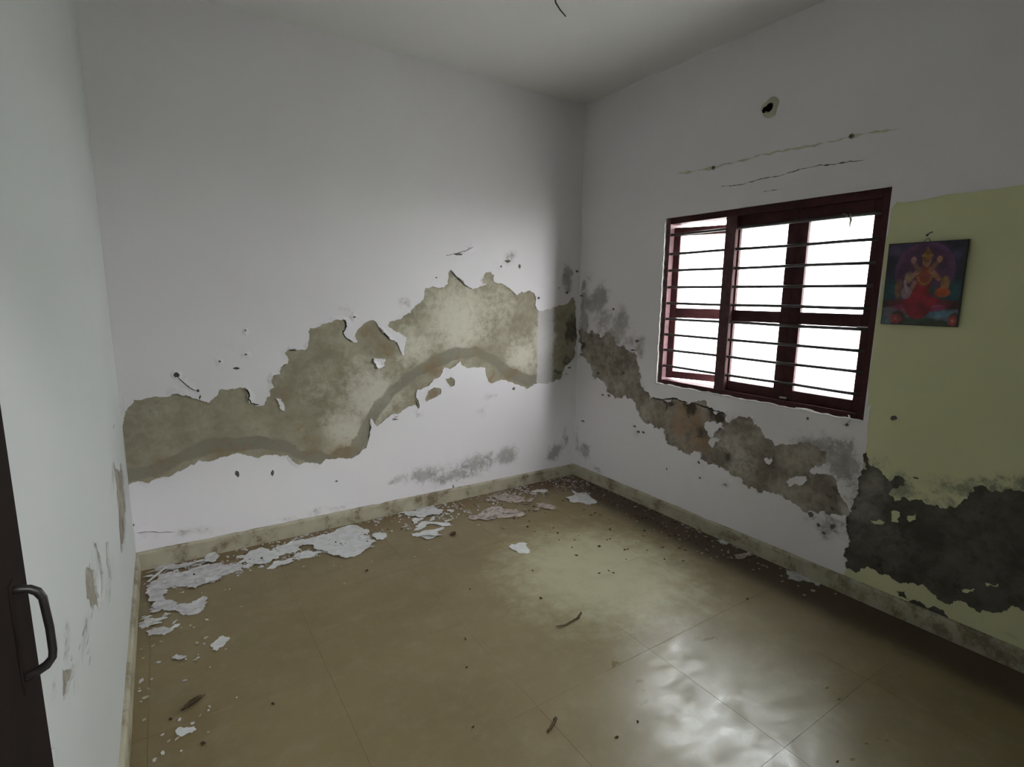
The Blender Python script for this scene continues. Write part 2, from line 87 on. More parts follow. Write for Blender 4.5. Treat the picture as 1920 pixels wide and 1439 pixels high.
TWIG_A = [(-1.303,-1.622),(-1.336,-1.64),(-1.374,-1.647),(-1.445,-1.654),(-1.474,-1.641)]
TWIG_B = [(-1.813,-2.072),(-1.838,-2.089),(-1.874,-2.101)]
LEAF_A = [(-2.88,-1.258),(-2.949,-1.3)]
LEAF_B = [(-1.457,-0.509),(-1.415,-0.558)]
STICK = [(-3.065,-0.191),(-2.981,-0.063)]
SCRATCH = [[(-1.866,-1.998),(-1.691,-1.977),(-1.351,-1.964)],[(-1.883,-1.449),(-1.852,-1.595),(-1.837,-1.752)],[(-1.63,-1.31),(-1.518,-1.31),(-1.465,-1.329)]]
DUST = []
DOORPTS = [[-3.045,-2.716,1.231],[-3.045,-2.745,1.149],[-3.045,-2.661,1.197],[-3.045,-2.657,0.986]]
HANDLE = [[-3.045,-2.716,1.229],[-3.029,-2.716,1.225],[-3.023,-2.716,1.216],[-3.021,-2.716,1.151],[-3.027,-2.716,1.138],[-3.052,-2.716,1.131]]
WIRE = [[-1.261,-1.205,3.0],[-1.246,-1.205,2.937],[-1.232,-1.205,2.885],[-1.206,-1.205,2.863],[-1.17,-1.205,2.843]]
BANDEDGE = [(-0.248,1.338),(-0.536,1.342),(-0.288,2.553),(-0.617,0.283),(-0.268,0.228)]
BACK_EDGE_SHADE = [[(-1.183,1.698),(-1.145,1.659),(-1.09,1.613),(-1.039,1.577)],[(-1.924,1.361),(-1.916,1.32),(-1.941,1.28),(-1.922,1.246),(-1.882,1.221)],[(-2.517,0.973),(-2.499,0.94),(-2.504,0.908),(-2.489,0.878),(-2.447,0.861)],[(-1.693,1.302),(-1.668,1.266),(-1.633,1.23)],[(-1.777,0.678),(-1.786,0.621),(-1.799,0.56)],[(-1.458,0.792),(-1.435,0.736)],[(-1.631,0.683),(-1.585,0.696)],[(-2.269,1.183),(-2.224,1.178)],[(-2.367,1.028),(-2.349,1.04)],[(-2.308,1.082),(-2.292,1.101)],[(-2.745,0.953),(-2.752,0.926)]]
RIGHT_EDGE_SHADE = [[(-0.834,0.812),(-0.922,0.816),(-1.023,0.844),(-1.091,0.838),(-1.157,0.831)],[(-1.191,0.837),(-1.316,0.824),(-1.403,0.817),(-1.438,0.8)],[(-0.922,0.816),(-0.972,0.787),(-0.957,0.738)],[(-1.744,0.715),(-1.769,0.683)],[(-0.024,1.239),(-0.05,1.117),(-0.041,1.027)]]
FRAGS = [('in the grey paint heap in the left corner',[(-3.08,-0.032),(-2.78,-0.064),(-2.608,-0.134),(-2.559,-0.288),(-2.773,-0.329),(-2.942,-0.297),(-3.046,-0.292)],20,0.02,0.055),('by left baseboard in front of the corner heap',[(-3.097,-0.317),(-2.948,-0.572),(-2.922,-0.758),(-3.033,-0.755),(-3.102,-0.712)],12,0.015,0.045),('in the flake cluster midway along back baseboard',[(-1.619,-0.026),(-1.298,0.003),(-1.271,-0.186),(-1.427,-0.447),(-1.606,-0.49),(-1.671,-0.343)],18,0.02,0.07),('in pinkish crumble by back baseboard near far corner',[(-1.191,-0.213),(-0.868,-0.048),(-0.545,-0.165),(-0.556,-0.452),(-0.864,-0.545),(-1.201,-0.46)],22,0.02,0.08),('on the dark dirt right in the far corner',[(-0.292,-0.078),(-0.055,-0.069),(-0.017,-0.391),(-0.211,-0.54),(-0.455,-0.453)],12,0.015,0.04),('along the edge of the largest paint sheet',[(-2.566,-0.137),(-2.29,-0.091),(-1.833,-0.148),(-1.787,-0.27),(-1.971,-0.454),(-2.352,-0.389),(-2.514,-0.358)],16,0.012,0.04)]
W, D, H = 3.1139, 3.5, 3.0

# ------------------------------------------------------------------ object helpers
def link(o, parent=None):
    COL.objects.link(o)
    if parent is not None:
        o.parent = parent
    return o

def mesh_obj(name, verts, faces, mat=None, parent=None, smooth=False):
    me = bpy.data.meshes.new(name)
    me.from_pydata([tuple(v) for v in verts], [], [tuple(f) for f in faces])
    me.update()
    if mat:
        me.materials.append(mat)
    if smooth:
        me.polygons.foreach_set('use_smooth', [True] * len(me.polygons))
    return link(bpy.data.objects.new(name, me), parent)

def empty(name, loc=(0, 0, 0), parent=None):
    o = bpy.data.objects.new(name, None)
    o.location = loc
    o.empty_display_size = 0.05
    return link(o, parent)

def tag(o, label=None, cat=None, group=None, kind=None):
    for k, v in (('label', label), ('category', cat), ('group', group), ('kind', kind)):
        if v:
            o[k] = v
    return o

class MB:
    def __init__(s):
        s.v, s.f = [], []
    def add(s, vs, fs):
        n = len(s.v)
        s.v += [tuple(v) for v in vs]
        s.f += [tuple(i + n for i in f) for f in fs]
        return s
    def box(s, a, b, bev=0.0):
        x0, y0, z0 = a
        x1, y1, z1 = b
        if bev <= 0:
            vs = [(x0, y0, z0), (x1, y0, z0), (x1, y1, z0), (x0, y1, z0), (x0, y0, z1), (x1, y0, z1), (x1, y1, z1), (x0, y1, z1)]
            return s.add(vs, [(3, 2, 1, 0), (4, 5, 6, 7), (0, 1, 5, 4), (1, 2, 6, 5), (2, 3, 7, 6), (3, 0, 4, 7)])
        import bmesh
        bm = bmesh.new()
        bmesh.ops.create_cube(bm, size=1)
        for v in bm.verts:
            v.co = Vector(((x0 + x1) / 2 + v.co.x * (x1 - x0), (y0 + y1) / 2 + v.co.y * (y1 - y0), (z0 + z1) / 2 + v.co.z * (z1 - z0)))
        bmesh.ops.bevel(bm, geom=list(bm.edges), offset=bev, segments=2, profile=0.6, affect='EDGES')
        bm.verts.index_update()
        s.add([v.co[:] for v in bm.verts], [[v.index for v in f.verts] for f in bm.faces])
        bm.free()
        return s
    def tube(s, pts, r, n=10, cap=True, flat=1.0):
        pts = [Vector(p) for p in pts]
        rr = r if isinstance(r, (list, tuple)) else [r] * len(pts)
        rings, up = [], None
        for i, p in enumerate(pts):
            t = (pts[min(i + 1, len(pts) - 1)] - pts[max(i - 1, 0)]).normalized()
            if up is None:
                up = t.orthogonal().normalized()
            a = (up - t * up.dot(t)).normalized()
            up = a
            b = t.cross(a)
            rings.append([p + (a * math.cos(2 * math.pi * k / n) + b * flat * math.sin(2 * math.pi * k / n)) * rr[i] for k in range(n)])
        vs = [v for ring in rings for v in ring]
        fs = []
        for i in range(len(pts) - 1):
            for k in range(n):
                fs.append((i * n + k, i * n + (k + 1) % n, (i + 1) * n + (k + 1) % n, (i + 1) * n + k))
        if cap:
            fs.append(tuple(range(n))[::-1])
            fs.append(tuple((len(pts) - 1) * n + k for k in range(n)))
        return s.add(vs, fs)
    def build(s, name, mat, parent=None, smooth=False):
        return mesh_obj(name, s.v, s.f, mat, parent, smooth)

# ------------------------------------------------------------------ material helpers
class NT:
    def __init__(s, name):
        s.m = bpy.data.materials.new(name)
        s.m.use_nodes = True
        s.t = s.m.node_tree
        s.b = s.t.nodes['Principled BSDF']
        s.out = s.t.nodes['Material Output']
        s._pos = None
    def n(s, typ, **kw):
        nd = s.t.nodes.new(typ)
        for k, v in kw.items():
            setattr(nd, k, v)
        return nd
    def ln(s, a, b):
        s.t.links.new(a, b)
    def setv(s, sock, v):
        if hasattr(v, 'is_output') or isinstance(v, bpy.types.NodeSocket):
            s.ln(v, sock)
        else:
            sock.default_value = v
    @property
    def pos(s):
        if s._pos is None:
            s._pos = s.n('ShaderNodeNewGeometry').outputs['Position']
        return s._pos
    def noise(s, scale, detail=6, rough=0.6, vec=None, dist=0.0, stretch=None):
        nd = s.n('ShaderNodeTexNoise')
        v = vec or s.pos
        if stretch:
            mp = s.n('ShaderNodeMapping')
            mp.inputs['Scale'].default_value = stretch
            s.ln(v, mp.inputs['Vector'])
            v = mp.outputs[0]
        s.ln(v, nd.inputs['Vector'])
        nd.inputs['Scale'].default_value = scale
        nd.inputs['Detail'].default_value = detail
        nd.inputs['Roughness'].default_value = rough
        nd.inputs['Distortion'].default_value = dist
        return nd.outputs[0]
    def math(s, op, a, b=0.0, c=None, clamp=False):
        nd = s.n('ShaderNodeMath', operation=op)
        nd.use_clamp = clamp
        s.setv(nd.inputs[0], a)
        s.setv(nd.inputs[1], b)
        if c is not None:
            s.setv(nd.inputs[2], c)
        return nd.outputs[0]
    def ramp(s, v, a, b, lo=0.0, hi=1.0):
        nd = s.n('ShaderNodeMapRange')
        nd.interpolation_type = 'SMOOTHSTEP'
        s.setv(nd.inputs[0], v)
        for i, x in enumerate((a, b, lo, hi)):
            nd.inputs[1 + i].default_value = x
        return nd.outputs[0]
    def mix(s, fac, a, b):
        nd = s.n('ShaderNodeMix', data_type='RGBA')
        s.setv(nd.inputs[0], fac)
        for sock, v in ((nd.inputs[6], a), (nd.inputs[7], b)):
            s.setv(sock, (v[0], v[1], v[2], 1) if isinstance(v, tuple) else v)
        return nd.outputs[2]
    def attr(s, name):
        nd = s.n('ShaderNodeAttribute', attribute_name=name)
        return nd.outputs['Fac']
    def attrc(s, name):
        nd = s.n('ShaderNodeAttribute', attribute_name=name)
        return nd.outputs['Color']
    def mask(s, a, nz, k=0.9, lo=0.5, hi=0.64):
        return s.ramp(s.math('ADD', a, s.math('MULTIPLY', s.math('SUBTRACT', nz, 0.5), k)), lo, hi)
    def bump(s, h, strength=0.3, dist=0.003):
        nd = s.n('ShaderNodeBump')
        nd.inputs['Strength'].default_value = strength
        nd.inputs['Distance'].default_value = dist
        s.ln(h, nd.inputs['Height'])
        s.ln(nd.outputs[0], s.b.inputs['Normal'])
    def fin(s, col, rough=0.6, spec=0.3, metal=0.0):
        s.setv(s.b.inputs['Base Color'], (col[0], col[1], col[2], 1) if isinstance(col, tuple) else col)
        s.setv(s.b.inputs['Roughness'], rough)
        s.b.inputs['Specular IOR Level'].default_value = spec
        s.b.inputs['Metallic'].default_value = metal
        return s.m

def plain(name, col, rough=0.5, spec=0.4, metal=0.0, var=0.15, scale=12):
    t = NT(name)
    nz = t.noise(scale, 5, 0.6)
    c2 = tuple(c * (1 - var * 1.6) for c in col)
    m = t.fin(t.mix(t.ramp(nz, 0.3, 0.75), col, c2), rough, spec, metal)
    return m

def mat_paint(name, col, col2, mould=(0.15, 0.145, 0.135)):
    t = NT(name)
    big = t.noise(1.1, 3, 0.5)
    c = t.mix(t.ramp(big, 0.3, 0.7), col, col2)
    fine = t.noise(46, 7, 0.68, dist=0.3)
    mid = t.noise(15, 8, 0.72, dist=0.4)
    nz = t.math('ADD', t.math('MULTIPLY', mid, 0.6), t.math('MULTIPLY', fine, 0.4))
    mk = t.mask(t.attr('mould'), nz, 1.7, 0.42, 0.72)
    tone = t.mix(t.ramp(t.noise(9, 5, 0.6), 0.35, 0.65), mould, tuple(min(1, x * 2.1) for x in mould))
    halo = t.math('MULTIPLY', t.ramp(t.math('ADD', t.attr('mould'), t.math('MULTIPLY', t.math('SUBTRACT', mid, 0.5), 0.8)), 0.25, 0.75), 0.38)
    c = t.mix(halo, c, (0.30, 0.27, 0.25))
    c = t.mix(t.math('MULTIPLY', mk, t.ramp(big, 0.3, 0.7, 0.5, 0.8)), c, tone)
    t.bump(t.noise(60, 4, 0.6), 0.12, 0.002)
    return t.fin(c, 0.62, 0.25)

def mat_plaster(name, base, base2, pale, band, rust, dark):
    t = NT(name)
    n1, n2, n3 = t.noise(5, 6, 0.65), t.noise(22, 8, 0.7, dist=0.3), t.noise(70, 5, 0.6)
    c = t.mix(t.ramp(t.math('ADD', t.math('MULTIPLY', n1, 0.6), t.math('MULTIPLY', n2, 0.4)), 0.36, 0.66), base, base2)
    c = t.mix(t.mask(t.attr('pale'), n2, 0.9, 0.3, 0.95), c, pale)
    bnd = t.mask(t.attr('band'), n2, 0.8, 0.38, 0.62)
    c = t.mix(t.math('MULTIPLY', bnd, t.ramp(n1, 0.3, 0.7, 0.6, 0.95)), c, band)
    c = t.mix(t.math('MULTIPLY', t.mask(t.attr('rust'), n2, 2.0, 0.30, 1.0), 0.72), c, rust)
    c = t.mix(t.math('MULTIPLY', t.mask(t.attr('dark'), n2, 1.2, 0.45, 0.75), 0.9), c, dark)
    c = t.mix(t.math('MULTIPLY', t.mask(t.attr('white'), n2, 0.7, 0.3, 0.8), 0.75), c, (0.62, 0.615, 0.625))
    sp = t.ramp(n3, 0.66, 0.76)
    c = t.mix(t.math('MULTIPLY', sp, 0.45), c, tuple(x * 0.45 for x in base))
    h = t.math('ADD', t.math('MULTIPLY', n2, 0.7), t.math('MULTIPLY', n3, 0.3))
    t.bump(t.math('SUBTRACT', h, t.math('MULTIPLY', bnd, 0.5)), 0.5, 0.004)
    return t.fin(c, 0.85, 0.12)

M = {}
M['lilac'] = mat_paint('lilac_wall_paint', (0.765, 0.735, 0.765), (0.79, 0.775, 0.785))
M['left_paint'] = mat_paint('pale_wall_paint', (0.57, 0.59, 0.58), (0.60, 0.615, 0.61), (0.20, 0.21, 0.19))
M['ceiling'] = mat_paint('ceiling_paint', (0.72, 0.715, 0.70), (0.75, 0.74, 0.72))
M['yellow'] = mat_paint('old_yellow_paint', (0.64, 0.64, 0.385), (0.67, 0.665, 0.42), (0.10, 0.105, 0.075))
M['plaster'] = mat_plaster('bare_plaster', (0.255, 0.23, 0.165), (0.40, 0.37, 0.28), (0.60, 0.575, 0.475), (0.225, 0.215, 0.165), (0.23, 0.155, 0.08), (0.10, 0.09, 0.07))
M['plaster_r'] = mat_plaster('grey_plaster', (0.17, 0.145, 0.115), (0.42, 0.385, 0.33), (0.58, 0.55, 0.50), (0.28, 0.28, 0.24), (0.30, 0.195, 0.105), (0.065, 0.05, 0.042))
M['damp_and_shade'] = mat_plaster('damp_plaster_and_shade', (0.072, 0.067, 0.055), (0.145, 0.135, 0.115), (0.27, 0.25, 0.22), (0.1, 0.1, 0.085), (0.16, 0.125, 0.09), (0.035, 0.033, 0.028))
M['gap'] = plain('gap_shade_and_chip', (0.045, 0.042, 0.036), 0.9, 0.05)  # near-black shade painted behind lifted paint edges; also colours the left wall's chips
M['pit'] = plain('chip_dark', (0.15, 0.14, 0.12), 0.9, 0.1)
M['oldcream'] = plain('cream_streak', (0.60, 0.585, 0.47), 0.7, 0.2, var=0.12)
M['wood'] = plain('maroon_wood_paint', (0.060, 0.019, 0.020), 0.6, 0.2, var=0.25, scale=20)
M['wood_worn_lit'] = plain('maroon_wood_worn_lit', (0.10, 0.05, 0.053), 0.6, 0.2, var=0.3, scale=25)  # worn maroon, lightened for the light on left jamb and mullion face
M['door'] = plain('dark_brown_door', (0.016, 0.011, 0.0095), 0.8, 0.06, var=0.3, scale=8)
M['handle'] = plain('dark_handle_metal', (0.02, 0.017, 0.015), 0.4, 0.4, 0.3, var=0.3, scale=40)
M['rod'] = plain('grille_rod_paint', (0.05, 0.045, 0.045), 0.45, 0.5, var=0.3, scale=30)
M['crumb'] = plain('white_plaster_crumb', (0.66, 0.65, 0.62), 0.8, 0.2, var=0.15, scale=60)
M['flake'] = plain('flake_paint', (0.64, 0.65, 0.65), 0.6, 0.25, var=0.13, scale=22)
M['flake_grey'] = plain('flake_paint_dusty', (0.60, 0.59, 0.60), 0.7, 0.2, var=0.22, scale=26)
M['flake_pink'] = plain('flake_paint_pinkish', (0.50, 0.43, 0.39), 0.7, 0.2, var=0.35, scale=30)
M['chip'] = plain('chip_paint', (0.45, 0.42, 0.32), 0.7, 0.2, var=0.2, scale=50)
M['dirt'] = plain('dark_dirt', (0.06, 0.042, 0.026), 0.9, 0.1, var=0.3, scale=60)
M['leaf'] = plain('dry_leaf', (0.085, 0.058, 0.03), 0.7, 0.2, var=0.3, scale=60)
M['twig'] = plain('dry_twig', (0.13, 0.095, 0.05), 0.8, 0.2, var=0.3, scale=80)
M['wire'] = plain('dark_wire', (0.06, 0.06, 0.058), 0.5, 0.4)
M['pipe'] = plain('conduit_plastic', (0.56, 0.54, 0.40), 0.6, 0.3)
M['black'] = plain('hole_black', (0.012, 0.012, 0.012), 0.9, 0.05)
M['ground'] = plain('outside_ground', (0.36, 0.36, 0.32), 0.9, 0.1, var=0.2, scale=0.5)

def mat_skirting():
    t = NT('skirting_worn_paint')
    n1, n2 = t.noise(7, 6, 0.65), t.noise(30, 7, 0.7)
    c = t.mix(t.ramp(n1, 0.35, 0.7), (0.43, 0.40, 0.30), (0.31, 0.28, 0.195))
    c = t.mix(t.math('MULTIPLY', t.ramp(t.math('ADD', t.math('MULTIPLY', n1, 0.6), t.math('MULTIPLY', n2, 0.4)), 0.50, 0.62), 0.7), c, (0.13, 0.09, 0.05))
    t.bump(n2, 0.25, 0.003)
    return t.fin(c, 0.55, 0.35)
M['skirting'] = mat_skirting()

def mat_floor():
    t = NT('stained_stone_floor')
    sep = t.n('ShaderNodeSeparateXYZ')
    t.ln(t.pos, sep.inputs[0])
    x, y = sep.outputs[0], sep.outputs[1]
    n1, n2, n3 = t.noise(1.6, 5, 0.6), t.noise(9, 7, 0.7), t.noise(38, 6, 0.65)
    c = t.mix(t.ramp(n1, 0.3, 0.7), (0.150, 0.112, 0.042), (0.195, 0.150, 0.066))
    c = t.mix(t.math('MULTIPLY', t.ramp(n2, 0.42, 0.8), 0.4), c, (0.27, 0.24, 0.155))      # dry dust film
    c = t.mix(t.math('MULTIPLY', t.ramp(n3, 0.63, 0.72), 0.4), c, (0.10, 0.075, 0.04))
    # mud washed down along the far and right baseboards
    dw = t.math('MINIMUM', t.math('ADD', t.math('MULTIPLY', y, -1.0), 0.06), t.math('MULTIPLY', x, -1.0))
    near = t.ramp(dw, 0.05, 0.50, 1.15, 0.0)
    right = t.ramp(x, -1.0, -0.35, 0.2, 1.0)
    mud = t.mask(t.math('MULTIPLY', near, right), n2, 0.6, 0.25, 0.9)
    c = t.mix(t.math('MULTIPLY', mud, 0.85), c, (0.05, 0.028, 0.014))
    # brown silt along the back wall, left part
    bk = t.mask(t.ramp(y, -0.5, -0.05, 0.0, 0.8), n2, 0.8, 0.3, 0.9)
    c = t.mix(t.math('MULTIPLY', bk, 0.55), c, (0.15, 0.09, 0.04))
    # window's sheen on the floor, painted in as a pale dusty tone
    ds = t.n('ShaderNodeVectorMath', operation='DISTANCE')
    t.ln(t.pos, ds.inputs[0])
    ds.inputs[1].default_value = (-0.95, -1.35, 0.0)
    sheen_film = t.mask(t.ramp(ds.outputs['Value'], 0.15, 0.95, 0.75, 0.0), n2, 0.8, 0.15, 0.8)
    c = t.mix(t.math('MULTIPLY', sheen_film, 0.75), c, (0.43, 0.41, 0.27))
    # dusty (dull) against polished patches
    sm = t.noise(3.2, 6, 0.62, stretch=(1.0, 0.7, 1.0))
    n4 = t.noise(13, 5, 0.6, dist=0.4, stretch=(0.55, 1.0, 1.0))
    dull = t.ramp(t.math('ADD', t.math('MULTIPLY', sm, 0.45), t.math('MULTIPLY', n4, 0.55)), 0.30, 0.72)
    dp = t.n('ShaderNodeVectorMath', operation='DISTANCE')
    t.ln(t.pos, dp.inputs[0])
    dp.inputs[1].default_value = (-1.15, -2.35, 0.0)
    worn = t.ramp(dp.outputs['Value'], 0.35, 1.05, 1.0, 0.0)      # trodden, polished patch
    rough = t.math('SUBTRACT', 0.52, t.math('MULTIPLY', t.math('MULTIPLY', worn, t.math('SUBTRACT', 1.0, dull)), 0.30))
    rough = t.math('ADD', rough, t.math('MULTIPLY', mud, 0.35))
    t.bump(t.math('ADD', t.math('MULTIPLY', n3, 0.25), t.math('MULTIPLY', n2, 0.75)), 0.10, 0.004)
    return t.fin(c, rough, 0.8)
M['floor'] = mat_floor()
M['grout'] = plain('floor_joint', (0.19, 0.145, 0.075), 0.9, 0.1)

def mat_glass():
    t = NT('dusty_obscure_glass')
    tr = t.n('ShaderNodeBsdfTransparent')
    nz = t.noise(60, 5, 0.6)
    t.setv(tr.inputs[0], t.mix(t.ramp(nz, 0.3, 0.8), (0.36, 0.38, 0.37), (0.30, 0.325, 0.315)))
    tl = t.n('ShaderNodeBsdfTranslucent')
    t.setv(tl.inputs[0], (0.34, 0.365, 0.35, 1))
    mx = t.n('ShaderNodeMixShader')
    mx.inputs[0].default_value = 0.5
    t.ln(tr.outputs[0], mx.inputs[1])
    t.ln(tl.outputs[0], mx.inputs[2])
    t.ln(mx.outputs[0], t.out.inputs[0])
    return t.m
M['glass'] = mat_glass()
def mat_clear():
    t = NT('clear_glass_face')
    tr = t.n('ShaderNodeBsdfTransparent')
    gl = t.n('ShaderNodeBsdfGlossy')
    gl.inputs['Roughness'].default_value = 0.05
    mx = t.n('ShaderNodeMixShader')
    mx.inputs[0].default_value = 0.05
    t.ln(tr.outputs[0], mx.inputs[1])
    t.ln(gl.outputs[0], mx.inputs[2])
    t.ln(mx.outputs[0], t.out.inputs[0])
    return t.m
M['clear'] = mat_clear()

def mat_attr(name, rough=0.35, spec=0.4):
    t = NT(name)
    return t.fin(t.attrc('print'), rough, spec)
M['print'] = mat_attr('printed_card')

# ------------------------------------------------------------------ polygons and sheets
def refine(poly, seg=0.008, amp=0.16, seed=1):
    r = random.Random(seed)
    out = []
    n = len(poly)
    def sub(a, b):
        L = math.hypot(b[0] - a[0], b[1] - a[1])
        if L < seg:
            out.append(a)
            return
        d = r.uniform(-amp, amp)
        m = ((a[0] + b[0]) / 2 - (b[1] - a[1]) * d, (a[1] + b[1]) / 2 + (b[0] - a[0]) * d)
        sub(a, m)
        sub(m, b)
    for i in range(n):
        sub(poly[i], poly[(i + 1) % n])
    return out

def inside(P, poly):
    x, y = P[:, 0], P[:, 1]
    res = np.zeros(len(P), bool)
    q = np.array(poly)
    n = len(q)
    for i in range(n):
        x1, y1 = q[i]
        x2, y2 = q[(i + 1) % n]
        if y1 == y2:
            continue
        c = ((y1 > y) != (y2 > y))
        res ^= c & (x < (x2 - x1) * (y - y1) / (y2 - y1) + x1)
    return res

def disc(c, rx, ry, seed):
    r = random.Random(seed)
    k = 9
    return [(c[0] + rx * r.uniform(0.7, 1.25) * math.cos(2 * math.pi * i / k), c[1] + ry * r.uniform(0.7, 1.25) * math.sin(2 * math.pi * i / k)) for i in range(k)]

def strip(line, w, seed=3):
    r = random.Random(seed)
    pts = []
    for i in range(len(line) - 1):
        for k in range(5):
            t = k / 5
            pts.append((line[i][0] * (1 - t) + line[i + 1][0] * t, line[i][1] * (1 - t) + line[i + 1][1] * t))
    pts.append(line[-1])
    up, dn = [], []
    for i, q in enumerate(pts):
        a, b = pts[max(i - 1, 0)], pts[min(i + 1, len(pts) - 1)]
        L = math.hypot(b[0] - a[0], b[1] - a[1]) or 1
        nx, ny = -(b[1] - a[1]) / L, (b[0] - a[0]) / L
        e = min(1.0, 0.25 + min(i, len(pts) - 1 - i) * 0.35) * w * r.uniform(0.55, 1.1)
        j = r.uniform(-0.5, 0.5) * w
        up.append((q[0] + nx * (e + j), q[1] + ny * (e + j)))
        dn.append((q[0] - nx * (e - j), q[1] - ny * (e - j)))
    return up + dn[::-1]

def blobs(P, lst):
    a = np.zeros(len(P))
    wv = np.array([mnoise.noise_vector(Vector((q[0] * 11, q[1] * 11, 3.3)))[:2] for q in P]) * 0.035
    wv += np.array([mnoise.noise_vector(Vector((q[0] * 29, q[1] * 29, 7.7)))[:2] for q in P]) * 0.016
    P = P + wv
    for b in lst:
        if len(b) == 4:
            x, z, r, w = b
            rx = rz = r
        else:
            x, z, rx, rz, w = b
            w *= 1.12
        d = ((P[:, 0] - x) / rx) ** 2 + ((P[:, 1] - z) / rz) ** 2
        a = np.maximum(a, w * np.exp(-d * 0.9))
    return a

def polyd(P, line):
    P = P + np.array([mnoise.noise_vector(Vector((q[0] * 14, q[1] * 14, 1.1)))[:2] for q in P]) * 0.016
    best = np.full(len(P), 9.0)
    for a, b in zip(line[:-1], line[1:]):
        a, b = np.array(a), np.array(b)
        ab = b - a
        t = np.clip(((P - a) @ ab) / (ab @ ab), 0, 1)
        best = np.minimum(best, np.linalg.norm(P - (a + t[:, None] * ab), axis=1))
    return best

def set_attr(me, name, vals):
    at = me.attributes.new(name, 'FLOAT', 'POINT')
    at.data.foreach_set('value', np.asarray(vals, dtype=np.float32))

